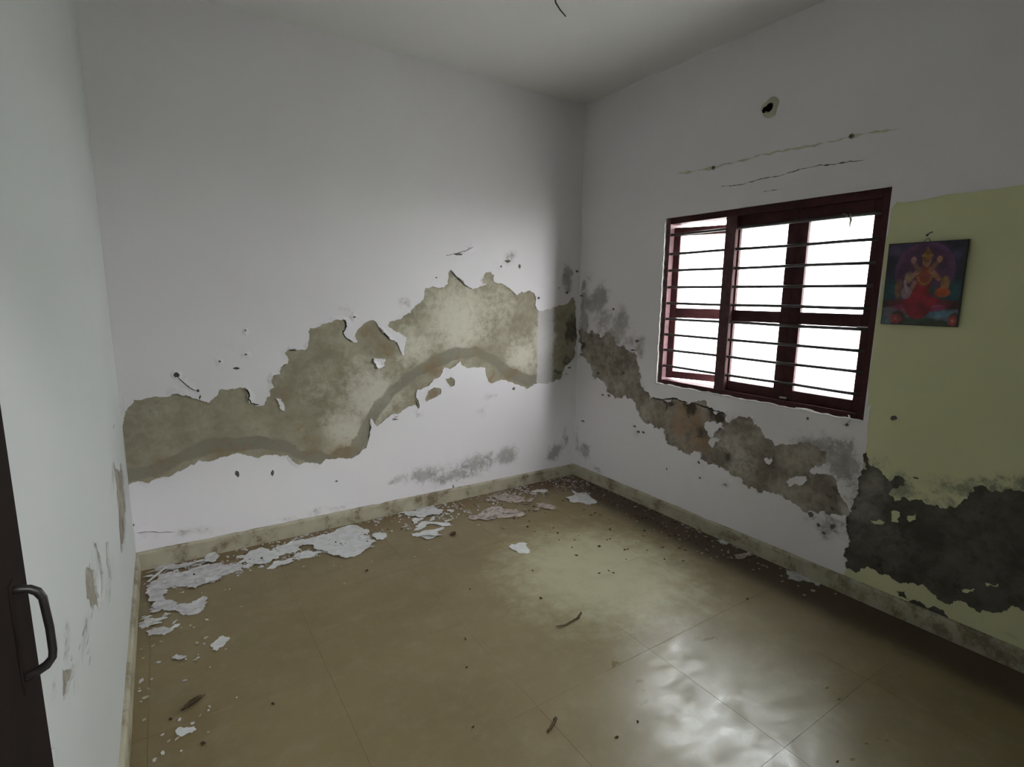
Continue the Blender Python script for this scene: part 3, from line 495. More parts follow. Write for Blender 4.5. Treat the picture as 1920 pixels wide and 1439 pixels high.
def layered_wall(name, rect, to3, regions, attrs, mat, hole=None, step=0.03, curl=0.005, fine=None, seed=11):
    """A painted wall face. regions: (part name, [outlines], [island outlines], depth, material, extra props).
    Paint keeps the wall plane, every region lies deeper by its depth with a broken rim between."""
    r = random.Random(seed)
    u0, v0, u1, v1 = rect
    polys, verts, edges = [], [], []
    def cl(q):
        return (min(max(q[0], u0 + 0.002), u1 - 0.002), min(max(q[1], v0 + 0.002), v1 - 0.002))
    def loop(pts):
        b = len(verts)
        verts.extend(pts)
        edges.extend((b + i, b + (i + 1) % len(pts)) for i in range(len(pts)))
    loop([(u0, v0), (u1, v0), (u1, v1), (u0, v1)])
    if hole:
        loop(hole)
    reg = []
    for k, (pn, outs, isl, dep, m, props) in enumerate(regions):
        sg = props.get('seg', 0.008)
        am = props.get('amp', 0.16)
        o2 = [[cl(q) for q in refine(o, sg, am, seed + 17 * k + i)] for i, o in enumerate(outs)]
        i2 = [[cl(q) for q in refine(o, sg, am, seed + 31 * k + i)] for i, o in enumerate(isl)]
        for q in o2 + i2:
            loop(q)
        reg.append((o2, i2))
    nb = len(verts)
    E = np.array(verts)
    nu, nv = int((u1 - u0) / step), int((v1 - v0) / step)
    pts = [(u0 + (i + 0.5 + r.uniform(-.3, .3)) * (u1 - u0) / nu, v0 + (j + 0.5 + r.uniform(-.3, .3)) * (v1 - v0) / nv) for i in range(nu) for j in range(nv)]
    if fine:
        for (a0, b0, a1, b1, st) in fine:
            pts = [q for q in pts if not (a0 < q[0] < a1 and b0 < q[1] < b1)]
            ku, kv = int((a1 - a0) / st), int((b1 - b0) / st)
            pts += [(a0 + (i + 0.5 + r.uniform(-.3, .3)) * st, b0 + (j + 0.5 + r.uniform(-.3, .3)) * st) for i in range(ku) for j in range(kv)]
    pts = np.array(pts)
    keep = np.ones(len(pts), bool)
    cells = {}
    for q in verts:
        cells.setdefault((int(q[0] // 0.006), int(q[1] // 0.006)), []).append(q)
    for i, q in enumerate(pts):
        c = (int(q[0] // 0.006), int(q[1] // 0.006))
        if any((c[0] + a, c[1] + b) in cells for a in (-1, 0, 1) for b in (-1, 0, 1)):
            keep[i] = False
    if hole:
        keep &= ~inside(pts, hole)
    allv = [Vector(q) for q in verts] + [Vector(q) for q in pts[keep].tolist()]
    ov, oe, of, _, _, _ = delaunay_2d_cdt(allv, edges, [], 0, 1e-6)
    P = np.array([(v.x, v.y) for v in ov])
    T = np.array(of)
    Cn = P[T].mean(1)
    lab = np.full(len(T), -1)
    for k, (o2, i2) in enumerate(reg):
        ins = np.zeros(len(T), bool)
        for q in o2:
            ins |= inside(Cn, q)
        for q in i2:
            ins &= ~inside(Cn, q)
        lab[ins] = k
    ok = (Cn[:, 0] > u0) & (Cn[:, 0] < u1) & (Cn[:, 1] > v0) & (Cn[:, 1] < v1)
    if hole:
        ok &= ~inside(Cn, hole)
    T, lab = T[ok], lab[ok]
    dep = {-1: 0.0}
    for k, rg in enumerate(regions):
        dep[k] = rg[3]
    emap = {}
    for ti, t in enumerate(T):
        for a, b in ((t[0], t[1]), (t[1], t[2]), (t[2], t[0])):
            emap.setdefault((min(a, b), max(a, b)), []).append((ti, a, b))
    lift = np.zeros(len(P))
    rims = {}
    for ts in emap.values():
        if len(ts) == 2:
            la, lb = lab[ts[0][0]], lab[ts[1][0]]
            if dep[la] != dep[lb]:
                s, d = (ts[0], lb) if dep[la] < dep[lb] else (ts[1], la)
                ls = lab[s[0]]
                rims.setdefault(ls, []).append((s[1], s[2], dep[d]))
                if ls == -1 and dep[d] > 0.0025:
                    for i in (s[1], s[2]):
                        nz = mnoise.noise(Vector((P[i, 0] * 9, P[i, 1] * 9, seed)))
                        lift[i] = max(lift[i], curl * max(0.0, nz + 0.25) ** 1.5)
    A = {k: f(P) for k, f in attrs.items()}
    objs = {}
    for k in [-1] + list(range(len(regions))):
        sel = T[lab == k]
        if len(sel) == 0:
            continue
        used, inv = np.unique(sel, return_inverse=True)
        inv = inv.reshape(-1, 3)
        d0 = dep[k]
        if k >= 0 and d0 > 0.003:
            rel = np.array([mnoise.fractal(Vector((P[i, 0] * 13, P[i, 1] * 13, 2.0)), 0.8, 2.0, 4) for i in used]) * 0.0012
        else:
            rel = np.zeros(len(used))
        vs = [to3(P[i, 0], P[i, 1], (lift[i] if k == -1 else 0.0) - d0 + rel[j]) for j, i in enumerate(used)]
        fs = [tuple(f) for f in inv.tolist()]
        idx = {i: j for j, i in enumerate(used.tolist())}
        src = used.tolist()
        for a, b, d in rims.get(k, []):
            n = len(vs)
            vs += [to3(P[a, 0], P[a, 1], -d - 0.0015), to3(P[b, 0], P[b, 1], -d - 0.0015)]
            src += [a, b]
            fs.append((idx[a], n, n + 1, idx[b]))
        objs[k] = (vs, fs, src)
    return objs, P, A

def wall_objects(name, res, regions, mat, extra=None, smooth=True):
    objs, P, A = res
    vs, fs, src = objs[-1]
    n0 = len(vs)
    if extra:
        for b in extra:
            n = len(vs)
            vs = vs + b.v
            fs = fs + [tuple(i + n for i in f) for f in b.f]
    wall = mesh_obj(name, vs, fs, mat)
    for a, vals in A.items():
        set_attr(wall.data, a, np.concatenate([vals[src], np.zeros(len(vs) - n0)]))
    wall['kind'] = 'structure'
    for k, rg in enumerate(regions):
        if k in objs:
            v2, f2, s2 = objs[k]
            o = mesh_obj(rg[0], v2, f2, rg[4], wall)
            for a, vals in A.items():
                set_attr(o.data, a, vals[s2])
            if rg[5].get('label'):
                o['label'] = rg[5]['label']
            if rg[5].get('stuff'):
                o['kind'] = 'stuff'
    return wall

# ------------------------------------------------------------------ back wall
bk_regions = [
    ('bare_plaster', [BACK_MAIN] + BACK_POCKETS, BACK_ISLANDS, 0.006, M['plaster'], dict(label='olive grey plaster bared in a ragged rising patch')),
    ('lifted_edge_shade', [strip(q, 0.0045, i) for i, q in enumerate(BACK_EDGE_SHADE)], [], 0.012, M['gap'], dict(seg=0.02, stuff=True, label='dark painted shade behind lifted paint edges')),
    ('chipped_spot', [disc(c, a, b, i) for i, (c, a, b) in enumerate(BACK_PITS)] + [strip(q, 0.0028, i) for i, q in enumerate(BACK_CRACKS)], [], 0.004, M['pit'], dict(seg=0.02, stuff=True, label='small dark chips and cracks in the paint')),
]
bk_attr = {
    'mould': lambda P: blobs(P, BACK_MOLD),
    'pale': lambda P: blobs(P, BACK_PALE),
    'rust': lambda P: blobs(P, BACK_RUST),
    'band': lambda P: np.clip(1.35 - polyd(P, BACK_BAND) / 0.05, 0, 1) * (0.9 + 0.2 * np.sin(P[:, 0] * 9)),
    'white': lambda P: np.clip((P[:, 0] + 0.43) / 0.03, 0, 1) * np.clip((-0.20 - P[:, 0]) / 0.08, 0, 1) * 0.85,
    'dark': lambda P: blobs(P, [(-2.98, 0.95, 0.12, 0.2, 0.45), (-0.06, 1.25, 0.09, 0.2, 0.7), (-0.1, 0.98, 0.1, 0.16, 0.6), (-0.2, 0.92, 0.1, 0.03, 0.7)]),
}
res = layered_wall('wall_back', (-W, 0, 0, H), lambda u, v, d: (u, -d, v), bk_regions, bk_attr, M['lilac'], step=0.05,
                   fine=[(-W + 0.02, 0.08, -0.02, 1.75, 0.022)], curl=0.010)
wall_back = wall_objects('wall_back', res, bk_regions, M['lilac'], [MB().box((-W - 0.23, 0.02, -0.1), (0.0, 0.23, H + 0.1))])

# ------------------------------------------------------------------ right wall with the window opening
WY0, WY1, WZ0, WZ1 = -2.206, -0.866, 0.924, 2.052     # opening
rt_regions = [
    ('old_yellow_paint', [RIGHT_YELLOW], [], 0.0012, M['yellow'], dict(label='pale yellow green older paint', amp=0.05)),
    ('cream_streak', [strip(RIGHT_STRIP, 0.006, 5)], [], 0.0010, M['oldcream'], dict(seg=0.03)),
    ('bare_plaster', [RIGHT_BAND], RIGHT_BAND_ISLANDS, 0.006, M['plaster_r'], dict(label='grey brown plaster bared in a band falling to the right', amp=0.30, seg=0.007)),
    ('damp_plaster_and_shade', [RIGHT_DARK, RIGHT_SKIRT_SHADE], RIGHT_DARK_ISLANDS, 0.006, M['damp_and_shade'], dict(label='dark grey damp plaster at the wall foot and painted shade over the skirting', amp=0.28)),  # second outline paints the shade in the gap between wall and skirting
    ('lifted_edge_shade', [strip(q, 0.0055, i) for i, q in enumerate(RIGHT_EDGE_SHADE)], [], 0.012, M['gap'], dict(seg=0.02, stuff=True, label='dark painted shade behind lifted paint edges')),
    ('chipped_spot', [disc(c, a, b, i) for i, (c, a, b) in enumerate(RIGHT_PITS)] + [strip(q, 0.0020, i) for i, q in enumerate(RIGHT_CRACKS)], [], 0.004, M['pit'], dict(seg=0.02, stuff=True, label='small dark chips and cracks in the paint')),
]
rt_attr = {
    'mould': lambda P: np.maximum(blobs(P, RIGHT_MOLD), blobs(P, RIGHT_YMOLD)),
    'pale': lambda P: blobs(P, [(-0.16, 0.9, 0.12, 0.7), (-1.55, 0.55, 0.14, 0.6), (-1.45, 0.62, 0.1, 0.6), (-2.28, 0.62, 0.10, 0.8), (-2.24, 0.48, 0.12, 0.75), (-2.22, 0.34, 0.12, 0.5), (-2.4, 0.4, 0.2, 0.4)]),
    'rust': lambda P: blobs(P, RIGHT_RUST),
    'band': lambda P: np.zeros(len(P)),
    'dark': lambda P: blobs(P, RIGHT_DKSPOT),
}
res = layered_wall('wall_right', (-D, 0, 0, H), lambda u, v, d: (-d, u, v), rt_regions, rt_attr, M['lilac'],
                   hole=[(WY0, WZ0), (WY1, WZ0), (WY1, WZ1), (WY0, WZ1)], step=0.05,
                   fine=[(-2.9, 0.08, -0.02, 1.5, 0.022)], curl=0.009, seed=23)
T_ = 0.23
cb = [MB().box((0.02, -D - 0.15, -0.1), (T_, 0.23, WZ0)), MB().box((0.02, -D - 0.15, WZ1), (T_, 0.23, H + 0.1)),
      MB().box((0.02, -D - 0.15, WZ0), (T_, WY0, WZ1)), MB().box((0.02, WY1, WZ0), (T_, 0.23, WZ1))]
rv = MB()
for (a, b) in (((WY0, WZ0), (WY1, WZ0)), ((WY1, WZ0), (WY1, WZ1)), ((WY1, WZ1), (WY0, WZ1)), ((WY0, WZ1), (WY0, WZ0))):
    rv.add([(0, a[0], a[1]), (0, b[0], b[1]), (0.02, b[0], b[1]), (0.02, a[0], a[1])], [(0, 1, 2, 3)])
wall_right = wall_objects('wall_right', res, rt_regions, M['lilac'], cb + [rv])

# ------------------------------------------------------------------ left wall
lf_regions = [
    ('bare_plaster', LEFT_PATCHES, [], 0.005, M['plaster_r'], dict(label='olive plaster bared in small worn spots', seg=0.012)),
    ('chipped_spot', [disc(c, a, b, i) for i, (c, a, b) in enumerate(LEFT_PITS)], [], 0.004, M['gap'], dict(seg=0.02, stuff=True, label='small dark chips in the paint')),
]
lf_attr = {
    'mould': lambda P: blobs(P, LEFT_MOLD),
    'pale': lambda P: np.zeros(len(P)), 'rust': lambda P: np.zeros(len(P)),
    'band': lambda P: np.zeros(len(P)), 'dark': lambda P: np.zeros(len(P)),
}
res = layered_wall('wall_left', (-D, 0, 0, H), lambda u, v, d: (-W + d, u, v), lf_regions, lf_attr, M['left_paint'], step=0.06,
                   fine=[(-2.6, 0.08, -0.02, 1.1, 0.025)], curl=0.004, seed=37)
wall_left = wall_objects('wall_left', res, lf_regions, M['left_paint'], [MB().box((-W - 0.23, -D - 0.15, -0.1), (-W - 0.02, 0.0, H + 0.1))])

# front wall (behind the camera) with the doorway, and an unseen hall added for fill light
DX0, DX1, DZ1 = -3.07, -2.17, 2.1
fw = MB()
fw.box((DX1, -D - 0.15, -0.1), (0.02, -D, H + 0.1))
fw.box((-W - 0.02, -D - 0.15, -0.1), (DX0, -D, H + 0.1))
fw.box((DX0, -D - 0.15, DZ1), (DX1, -D, H + 0.1))
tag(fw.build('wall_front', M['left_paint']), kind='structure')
hw = MB()
hw.box((-W - 1.2, -D - 1.75, -0.1), (-1.0, -D - 1.65, 2.56))
hw.box((-W - 1.3, -D - 1.65, -0.1), (-W - 1.2, -D - 0.15, 2.9))
hw.box((-1.1, -D - 1.65, -0.1), (-1.0, -D - 0.15, 2.9))
hw.box((-W - 1.2, -D - 1.65, 2.8), (-1.1, -D - 0.15, 2.9))
hw.box((-W - 1.2, -D - 1.65, -0.1), (-1.1, -D - 0.15, 0.0))
hw.box((-W - 1.2, -D - 0.15, -0.1), (-W - 0.23, -D - 0.10, 2.9))
tag(hw.build('wall_fill_hall', M['left_paint']), kind='structure')

# ------------------------------------------------------------------ ceiling
nx, ny = 32, 36
cv = [(-W + W * i / nx, -D + D * j / ny, H + 0.002 * mnoise.noise(Vector((i * .35, j * .35, 5)))) for j in range(ny + 1) for i in range(nx + 1)]
cf = [(j * (nx + 1) + i, (j + 1) * (nx + 1) + i, (j + 1) * (nx + 1) + i + 1, j * (nx + 1) + i + 1) for j in range(ny) for i in range(nx)]
cbx = MB().add(cv, cf)
cbx.box((-W - 0.2, -D - 0.15, H + 0.02), (0.2, 0.2, H + 0.15))
ceiling = cbx.build('ceiling', M['ceiling'], None, True)
set_attr(ceiling.data, 'mould', np.zeros(len(cbx.v)))
ceiling['kind'] = 'structure'

# ------------------------------------------------------------------ floor of stone tiles
floor = MB().box((-W - 0.1, -D - 0.1, -0.10), (0.1, 0.1, -0.0025)).build('floor', M['grout'])
floor['kind'] = 'structure'
TS, J = 0.61, 0.0003
xs = [-W] + [x for x in [-0.61 * k for k in range(5, 0, -1)] if x > -W + 0.02] + [0.0]
ys = [-D] + [-1.98 - TS * 2, -1.98 - TS, -1.98, -1.98 + TS, -1.98 + 2 * TS, -1.98 + 3 * TS] + [0.0]
for i in range(len(xs) - 1):
    for j in range(len(ys) - 1):
        dz = rng.uniform(-0.0001, 0.0001)
        tx, ty = rng.uniform(-0.0002, 0.0002), rng.uniform(-0.0002, 0.0002)
        b = MB()
        x0, x1, y0, y1 = xs[i] + J, xs[i + 1] - J, ys[j] + J, ys[j + 1] - J
        e = 0.0004
        zz = lambda x, y: dz + tx * (2 * (x - x0) / (x1 - x0) - 1) + ty * (2 * (y - y0) / (y1 - y0) - 1)
        v = [(x0, y0, -0.02), (x1, y0, -0.02), (x1, y1, -0.02), (x0, y1, -0.02)]
        v += [(x, y, zz(x, y) - e) for x, y in ((x0, y0), (x1, y0), (x1, y1), (x0, y1))]
        v += [(x, y, zz(x, y)) for x, y in ((x0 + e, y0 + e), (x1 - e, y0 + e), (x1 - e, y1 - e), (x0 + e, y1 - e))]
        f = [(3, 2, 1, 0), (8, 9, 10, 11)]
        for k in range(4):
            f += [(k, (k + 1) % 4, 4 + (k + 1) % 4, 4 + k), (4 + k, 4 + (k + 1) % 4, 8 + (k + 1) % 4, 8 + k)]
        b.add(v, f)
        b.build('tile', M['floor'], floor)

# ------------------------------------------------------------------ baseboards
def skirting(name, p0, p1, nrm, h0, h1, seed, th=0.016):
    """A plastered skirting of slightly uneven height with a rounded, chipped top edge."""
    r = random.Random(seed)
    n = 70
    prof = lambda h, t: [(t, 0.0), (t, h - 0.012), (t - 0.003, h - 0.004), (t - 0.007, h), (-0.001, h + 0.001)]
    vs, fs = [], []
    for i in range(n + 1):
        s = i / n
        h = h0 + (h1 - h0) * s + 0.0035 * mnoise.noise(Vector((s * 14, seed, 0)))
        t = th + 0.0022 * mnoise.noise(Vector((s * 17, seed, 4)))
        if r.random() < 0.10:
            h -= r.uniform(0.002, 0.007)
        c = (p0[0] + (p1[0] - p0[0]) * s, p0[1] + (p1[1] - p0[1]) * s)
        for a, z in prof(h, t):
            vs.append((c[0] + nrm[0] * a, c[1] + nrm[1] * a, z))
    for i in range(n):
        for k in range(4):
            a = i * 5 + k
            fs.append((a, a + 5, a + 6, a + 1))
    o = mesh_obj(name, vs, fs, M['skirting'])
    o['kind'] = 'structure'
    return o
skirting('baseboard_back', (-W, 0), (0, 0), (0, -1), 0.104, 0.092, 1)
skirting('baseboard_right', (0, 0), (0, -D), (-1, 0), 0.092, 0.096, 2)
skirting('baseboard_left', (-W, -D), (-W, 0), (1, 0), 0.100, 0.100, 3)

# ------------------------------------------------------------------ window
win = empty('window_1', (0, -1.536, 0.924))
win['kind'] = 'structure'
WO = Vector(win.location)
def wpart(name, mb, mat, parent=win, smooth=False):
    o = mb.build(name, mat, None, smooth)
    for v in o.data.vertices:
        v.co -= WO
    o.parent = parent
    return o
FX0, FX1 = 0.012, 0.118
jl = 0.036
wpart('frame_jamb', MB().box((FX0, WY1 - jl, WZ0), (FX1, WY1, WZ1), 0.003), M['wood_worn_lit'])
wpart('frame_jamb', MB().box((FX0, WY0, WZ0), (FX1, WY0 + jl, WZ1), 0.003), M['wood'])
HB = WZ1 - 0.040
SB = WZ0 + 0.034
MY0, MY1 = -1.400, -1.325
wpart('frame_head', MB().box((FX0, WY0 + jl, HB), (FX1, WY1 - jl, WZ1), 0.003), M['wood'])
wpart('frame_sill', MB().box((FX0, WY0 + jl, WZ0), (FX1, WY1 - jl, SB), 0.003), M['wood'])
wpart('mullion', MB().box((FX0 + 0.003, MY0, SB), (FX1, MY1, HB), 0.003), M['wood'])
wpart('mullion_face', MB().box((FX0 - 0.002, MY0 + 0.002, SB - 0.004), (FX0 + 0.004, MY1 - 0.002, HB + 0.004), 0.002), M['wood_worn_lit'])

def sash(y0, y1, hinge=None, ang=0.0, gap=(0.0, 0.0), sl=0.045, sr=0.045, zg=(1.018, 1.938), rail=(1.390, 1.456), xo=0.038, th=0.036):
    """A glazed casement between y0 (right) and y1 (left); hinge 'left' swings the other edge outwards."""
    root = empty('casement_sash', (0, 0, 0), win)
    hx, hy = xo, (y1 if hinge == 'left' else y0)
    root.location = Vector((hx, hy, WZ0)) - WO
    root.rotation_euler = (0, 0, ang)
    O = Vector((hx, hy, WZ0))
    z0, z1 = SB + gap[0], HB - gap[1]
    def part(name, mb, mat, sm=False):
        o = mb.build(name, mat, None, sm)
        for v in o.data.vertices:
            v.co -= O
        o.parent = root
        return o
    x0, x1 = xo, xo + th
    part('stile', MB().box((x0, y1 - sl, z0), (x1, y1, z1), 0.003), M['wood'])
    part('stile', MB().box((x0, y0, z0), (x1, y0 + sr, z1), 0.003), M['wood'])
    part('top_rail', MB().box((x0, y0 + sr, zg[1]), (x1, y1 - sl, z1), 0.003), M['wood'])
    part('bottom_rail', MB().box((x0, y0 + sr, z0), (x1, y1 - sl, zg[0]), 0.003), M['wood'])
    part('middle_rail', MB().box((x0, y0 + sr, rail[0]), (x1, y1 - sl, rail[1]), 0.003), M['wood'])
    for a, b in ((zg[0], rail[0]), (rail[1], zg[1])):
        pn = part('pane', MB().box((x0 + 0.016, y0 + sr - 0.004, a - 0.004), (x0 + 0.020, y1 - sl + 0.004, b + 0.004)), M['clear'])
        pn.data.materials.append(M['glass'])
        for pg_ in pn.data.polygons:
            if pg_.normal.x > 0.5:
                pg_.material_index = 1      # the figured outer face
    return root

s1 = sash(MY1 + 0.004, WY1 - jl - 0.004, 'left', math.radians(20), gap=(0.012, 0.020), sl=0.040, sr=0.040, xo=0.055)
s1.name = 'casement_sash'
s2 = sash(-1.757, MY0, sl=0.010, sr=0.055)
s3 = sash(WY0 + jl, -1.757, sl=0.058, sr=0.042)
# grille rods
RZ = [1.942, 1.818, 1.707, 1.596, 1.487, 1.381, 1.274, 1.168, 1.055]
for k, z in enumerate(RZ):
    a = 0.0015 * math.sin(k * 2.1)
    pts = [(0.025 + 0.0006 * math.sin(k + q * 3), WY0 + 0.03 + (WY1 - WY0 - 0.06) * q / 8, z + a * math.sin(q * 1.3 + k)) for q in range(9)]
    wpart('grille_rod', MB().tube(pts, 0.0088, 8), M['rod'], smooth=True)
# latch and bolt glints on the sash frames
wpart('latch', MB().box((0.029, -1.790, 0.966), (0.039, -1.752, 0.976), 0.002).tube([(0.032, -1.755, 0.971), (0.022, -1.755, 0.971)], 0.004, 8), plain('bare_metal', (0.6, 0.58, 0.56), 0.3, 0.5, 0.9))
wpart('latch', MB().box((0.030, -2.165, 1.388), (0.039, -2.115, 1.396), 0.002), bpy.data.materials['bare_metal'])
# plaster beading broken around the frame
def bead(a, b, w, seed, n=46):
    r = random.Random(seed)
    vs, fs = [], []
    for i in range(n + 1):
        s = i / n
        y, z = a[0] + (b[0] - a[0]) * s, a[1] + (b[1] - a[1]) * s
        L = math.hypot(b[0] - a[0], b[1] - a[1])
        py, pz = -(b[1] - a[1]) / L, (b[0] - a[0]) / L
        ww = w * r.uniform(0.45, 1.25)
        hh = r.uniform(0.002, 0.006)
        for o_, x in ((-0.004, 0.002), (-0.002, -hh), (ww * 0.6, -hh * 0.8), (ww, 0.016)):
            vs.append((x, y + py * o_, z + pz * o_))
    for i in range(n):
        for k in range(3):
            q = i * 4 + k
            fs.append((q, q + 1, q + 5, q + 4))
    m = MB()
    m.add(vs, fs)
    return m
wpart('plaster_edge', bead((WY1 + 0.012, WZ0 - 0.002), (WY0, WZ0 - 0.002), -0.012, 5), M['crumb'])
wpart('plaster_edge', bead((WY1 + 0.002, WZ1), (WY1 + 0.002, WZ0 - 0.01), -0.010, 6), M['crumb'])
wpart('sill_mortar', MB().box((0.1305, WY0 + jl, WZ0 - 0.001), (T_, WY1 - jl, WZ0 + 0.012), 0.003), M['crumb'])

# outside ground that the window looks out over
gnd = MB().box((T_, -14, -0.7), (26, 12, -0.6)).build('ground', M['ground'])
gnd['kind'] = 'structure'
# ------------------------------------------------------------------ door leaf standing open along the left wall
door = empty('door_1', (-3.06, -D, 0.0))
door['kind'] = 'structure'
DO = Vector(door.location)
def dpart(name, mb, mat, parent=door, smooth=False):
    o = mb.build(name, mat, None, smooth)
    for v in o.data.vertices:
        v.co -= DO
    o.parent = parent
    return o
DF = -3.045
DE = -2.652
leaf = dpart('door_leaf', MB().box((DF - 0.032, -D + 0.02, 0.012), (DF, DE, 2.07), 0.002), M['door'])
HY = -2.716
h0 = [(DF - 0.004, HY, 1.229), (DF + 0.006, HY, 1.2285), (DF + 0.0135, HY, 1.2265), (DF + 0.019, HY, 1.222), (DF + 0.0225, HY, 1.214),
      (DF + 0.0245, HY, 1.18), (DF + 0.0245, HY, 1.154), (DF + 0.0235, HY, 1.146), (DF + 0.018, HY, 1.139), (DF + 0.008, HY, 1.134), (DF - 0.004, HY, 1.131)]
hd = dpart('handle', MB().tube(h0, [0.0042] * 4 + [0.0038] * 4 + [0.0046] * 3, 12), M['handle'], smooth=True)
hd['label'] = 'dark metal pull handle'
dpart('handle_plate', MB().box((DF, HY - 0.010, 1.118), (DF + 0.0015, HY + 0.006, 1.238), 0.0005), M['door'])
# door frame round the opening behind the camera
fr = empty('door_frame', (DX0, -D, 0))
fr['kind'] = 'structure'
fr.name = 'trim_1'
for nm, a, b in (('frame_post', (DX0, -D - 0.15, 0), (DX0 + 0.01, -D - 0.001, DZ1)), ('frame_post', (DX1 - 0.05, -D - 0.15, 0), (DX1, -D - 0.001, DZ1)),
                 ('frame_head', (DX0 + 0.01, -D - 0.15, DZ1 - 0.03), (DX1 - 0.05, -D - 0.001, DZ1))):
    o = MB().box(a, b, 0.002).build(nm, M['door'])
    for v in o.data.vertices:
        v.co -= Vector(fr.location)
    o.parent = fr

# ------------------------------------------------------------------ devotional print hung beside the window
PW, PH = 0.297, 0.372
pic = empty('framed_print', (-0.004, -2.383, 1.415))
tag(pic, 'small colourful devotional print of a seated figure hanging on the yellow paint beside the window', 'picture')
pic.rotation_euler = (0.0, math.radians(-2.2), 0.0)
def ppart(name, mb, mat, smooth=False):
    o = mb.build(name, mat, None, smooth)
    o.parent = pic
    return o
ppart('backing_board', MB().box((-0.012, -PW / 2, 0), (0, PW / 2, PH), 0.0015), plain('dark_board', (0.022, 0.02, 0.022), 0.5, 0.4))
nu, nv = 119, 149
uu, vv = np.meshgrid(np.linspace(0, 1, nu + 1), np.linspace(0, 1, nv + 1))
U, V = uu.ravel(), vv.ravel()            # U runs left to right as seen from the room, V upwards
colr = np.zeros((len(U), 3)) + np.array((0.022, 0.020, 0.045))
def put(mask, c, a=1.0):
    m = np.clip(mask, 0, 1)[:, None] * a
    colr[:] = colr * (1 - m) + np.array(c) * m
def ell(cx, cy, rx, ry, soft=0.12):
    d = np.sqrt(((U - cx) / rx) ** 2 + ((V - cy) / ry) ** 2)
    return np.clip((1 - d) / soft + 0.5, 0, 1)
def seg(x0, y0, x1, y1, w0, w1):
    t = np.clip(((U - x0) * (x1 - x0) + (V - y0) * (y1 - y0)) / ((x1 - x0) ** 2 + (y1 - y0) ** 2), 0, 1)
    d = np.hypot(U - x0 - t * (x1 - x0), V - y0 - t * (y1 - y0))
    return np.clip((w0 + (w1 - w0) * t - d) / 0.012 + 0.5, 0, 1)
def band_v(a, b, s=0.02):
    return np.clip((V - a) / s + .5, 0, 1) * np.clip((b - V) / s + .5, 0, 1)
put(band_v(0.26, 0.55, 0.14), (0.012, 0.055, 0.065))
put(ell(0.12, 0.93, 0.22, 0.10, 0.8), (0.09, 0.055, 0.13), 0.8)
put(ell(0.92, 0.85, 0.12, 0.06, 0.8), (0.06, 0.045, 0.11), 0.8)
put(ell(0.51, 0.66, 0.385, 0.345, 0.06), (0.125, 0.045, 0.125))
put(ell(0.51, 0.66, 0.33, 0.295, 0.25), (0.085, 0.030, 0.075))
put(band_v(0.17, 0.30, 0.03), (0.055, 0.012, 0.016))                     # throne seat
put(ell(0.5, 0.27, 0.42, 0.07, 0.2), (0.11, 0.018, 0.025))
put(band_v(0.0, 0.20, 0.03), (0.11, 0.16, 0.20))                         # pale water
put(ell(0.74, 0.15, 0.16, 0.04, 0.5), (0.10, 0.22, 0.31))
put(ell(0.16, 0.15, 0.20, 0.07, 0.5), (0.15, 0.12, 0.15))
put(ell(0.5, 0.035, 0.36, 0.065, 0.3), (0.042, 0.062, 0.040))            # green bank
put(ell(0.8, 0.0, 0.3, 0.06, 0.3), (0.032, 0.045, 0.024))
put(ell(0.5, 0.225, 0.34, 0.06, 0.15), (0.24, 0.02, 0.06))               # flower seat
for k in range(7):
    put(ell(0.22 + 0.093 * k, 0.215, 0.06, 0.03, 0.3), (0.33, 0.05, 0.12), 0.55)
put(seg(0.28, 0.19, 0.76, 0.245, 0.008, 0.010), (0.36, 0.10, 0.17), 0.8)
put(seg(0.5, 0.52, 0.48, 0.27, 0.10, 0.19), (0.27, 0.012, 0.022))        # robe
put(ell(0.5, 0.30, 0.24, 0.07, 0.2), (0.30, 0.012, 0.03))
put(seg(0.40, 0.52, 0.34, 0.35, 0.03, 0.02), (0.34, 0.17, 0.13))
put(ell(0.52, 0.60, 0.105, 0.13, 0.15), (0.26, 0.055, 0.025))            # torso
put(seg(0.44, 0.66, 0.33, 0.56, 0.034, 0.026), (0.34, 0.16, 0.10))       # four arms
put(seg(0.60, 0.66, 0.71, 0.56, 0.034, 0.026), (0.34, 0.15, 0.07))
put(seg(0.44, 0.67, 0.36, 0.77, 0.030, 0.022), (0.24, 0.11, 0.07))
put(seg(0.60, 0.67, 0.68, 0.77, 0.030, 0.022), (0.22, 0.10, 0.05))
put(ell(0.36, 0.79, 0.035, 0.04, 0.3), (0.42, 0.20, 0.22))
put(ell(0.69, 0.79, 0.035, 0.04, 0.3), (0.40, 0.18, 0.10))
put(ell(0.32, 0.58, 0.055, 0.07, 0.4), (0.36, 0.22, 0.13), 0.8)
put(ell(0.53, 0.77, 0.055, 0.065, 0.15), (0.36, 0.17, 0.09))             # head
put(seg(0.53, 0.82, 0.53, 0.92, 0.065, 0.018), (0.28, 0.12, 0.03))       # pointed crown
put(ell(0.53, 0.84, 0.075, 0.018, 0.4), (0.36, 0.19, 0.05))
put(ell(0.51, 0.775, 0.008, 0.006, 0.6), (0.03, 0.015, 0.01))
put(ell(0.55, 0.775, 0.008, 0.006, 0.6), (0.03, 0.015, 0.01))
for k in range(9):
    a = -2.6 + k * 0.26
    put(ell(0.53 + 0.10 * math.cos(a), 0.66 + 0.16 * math.sin(a), 0.012, 0.009, 0.5), (0.42, 0.24, 0.05))
put(ell(0.30, 0.40, 0.065, 0.075, 0.3), (0.30, 0.20, 0.24))              # pale attendant bird at the left
put(seg(0.31, 0.42, 0.27, 0.54, 0.022, 0.012), (0.36, 0.27, 0.28))
put(ell(0.20, 0.45, 0.05, 0.12, 0.4), (0.18, 0.09, 0.06))
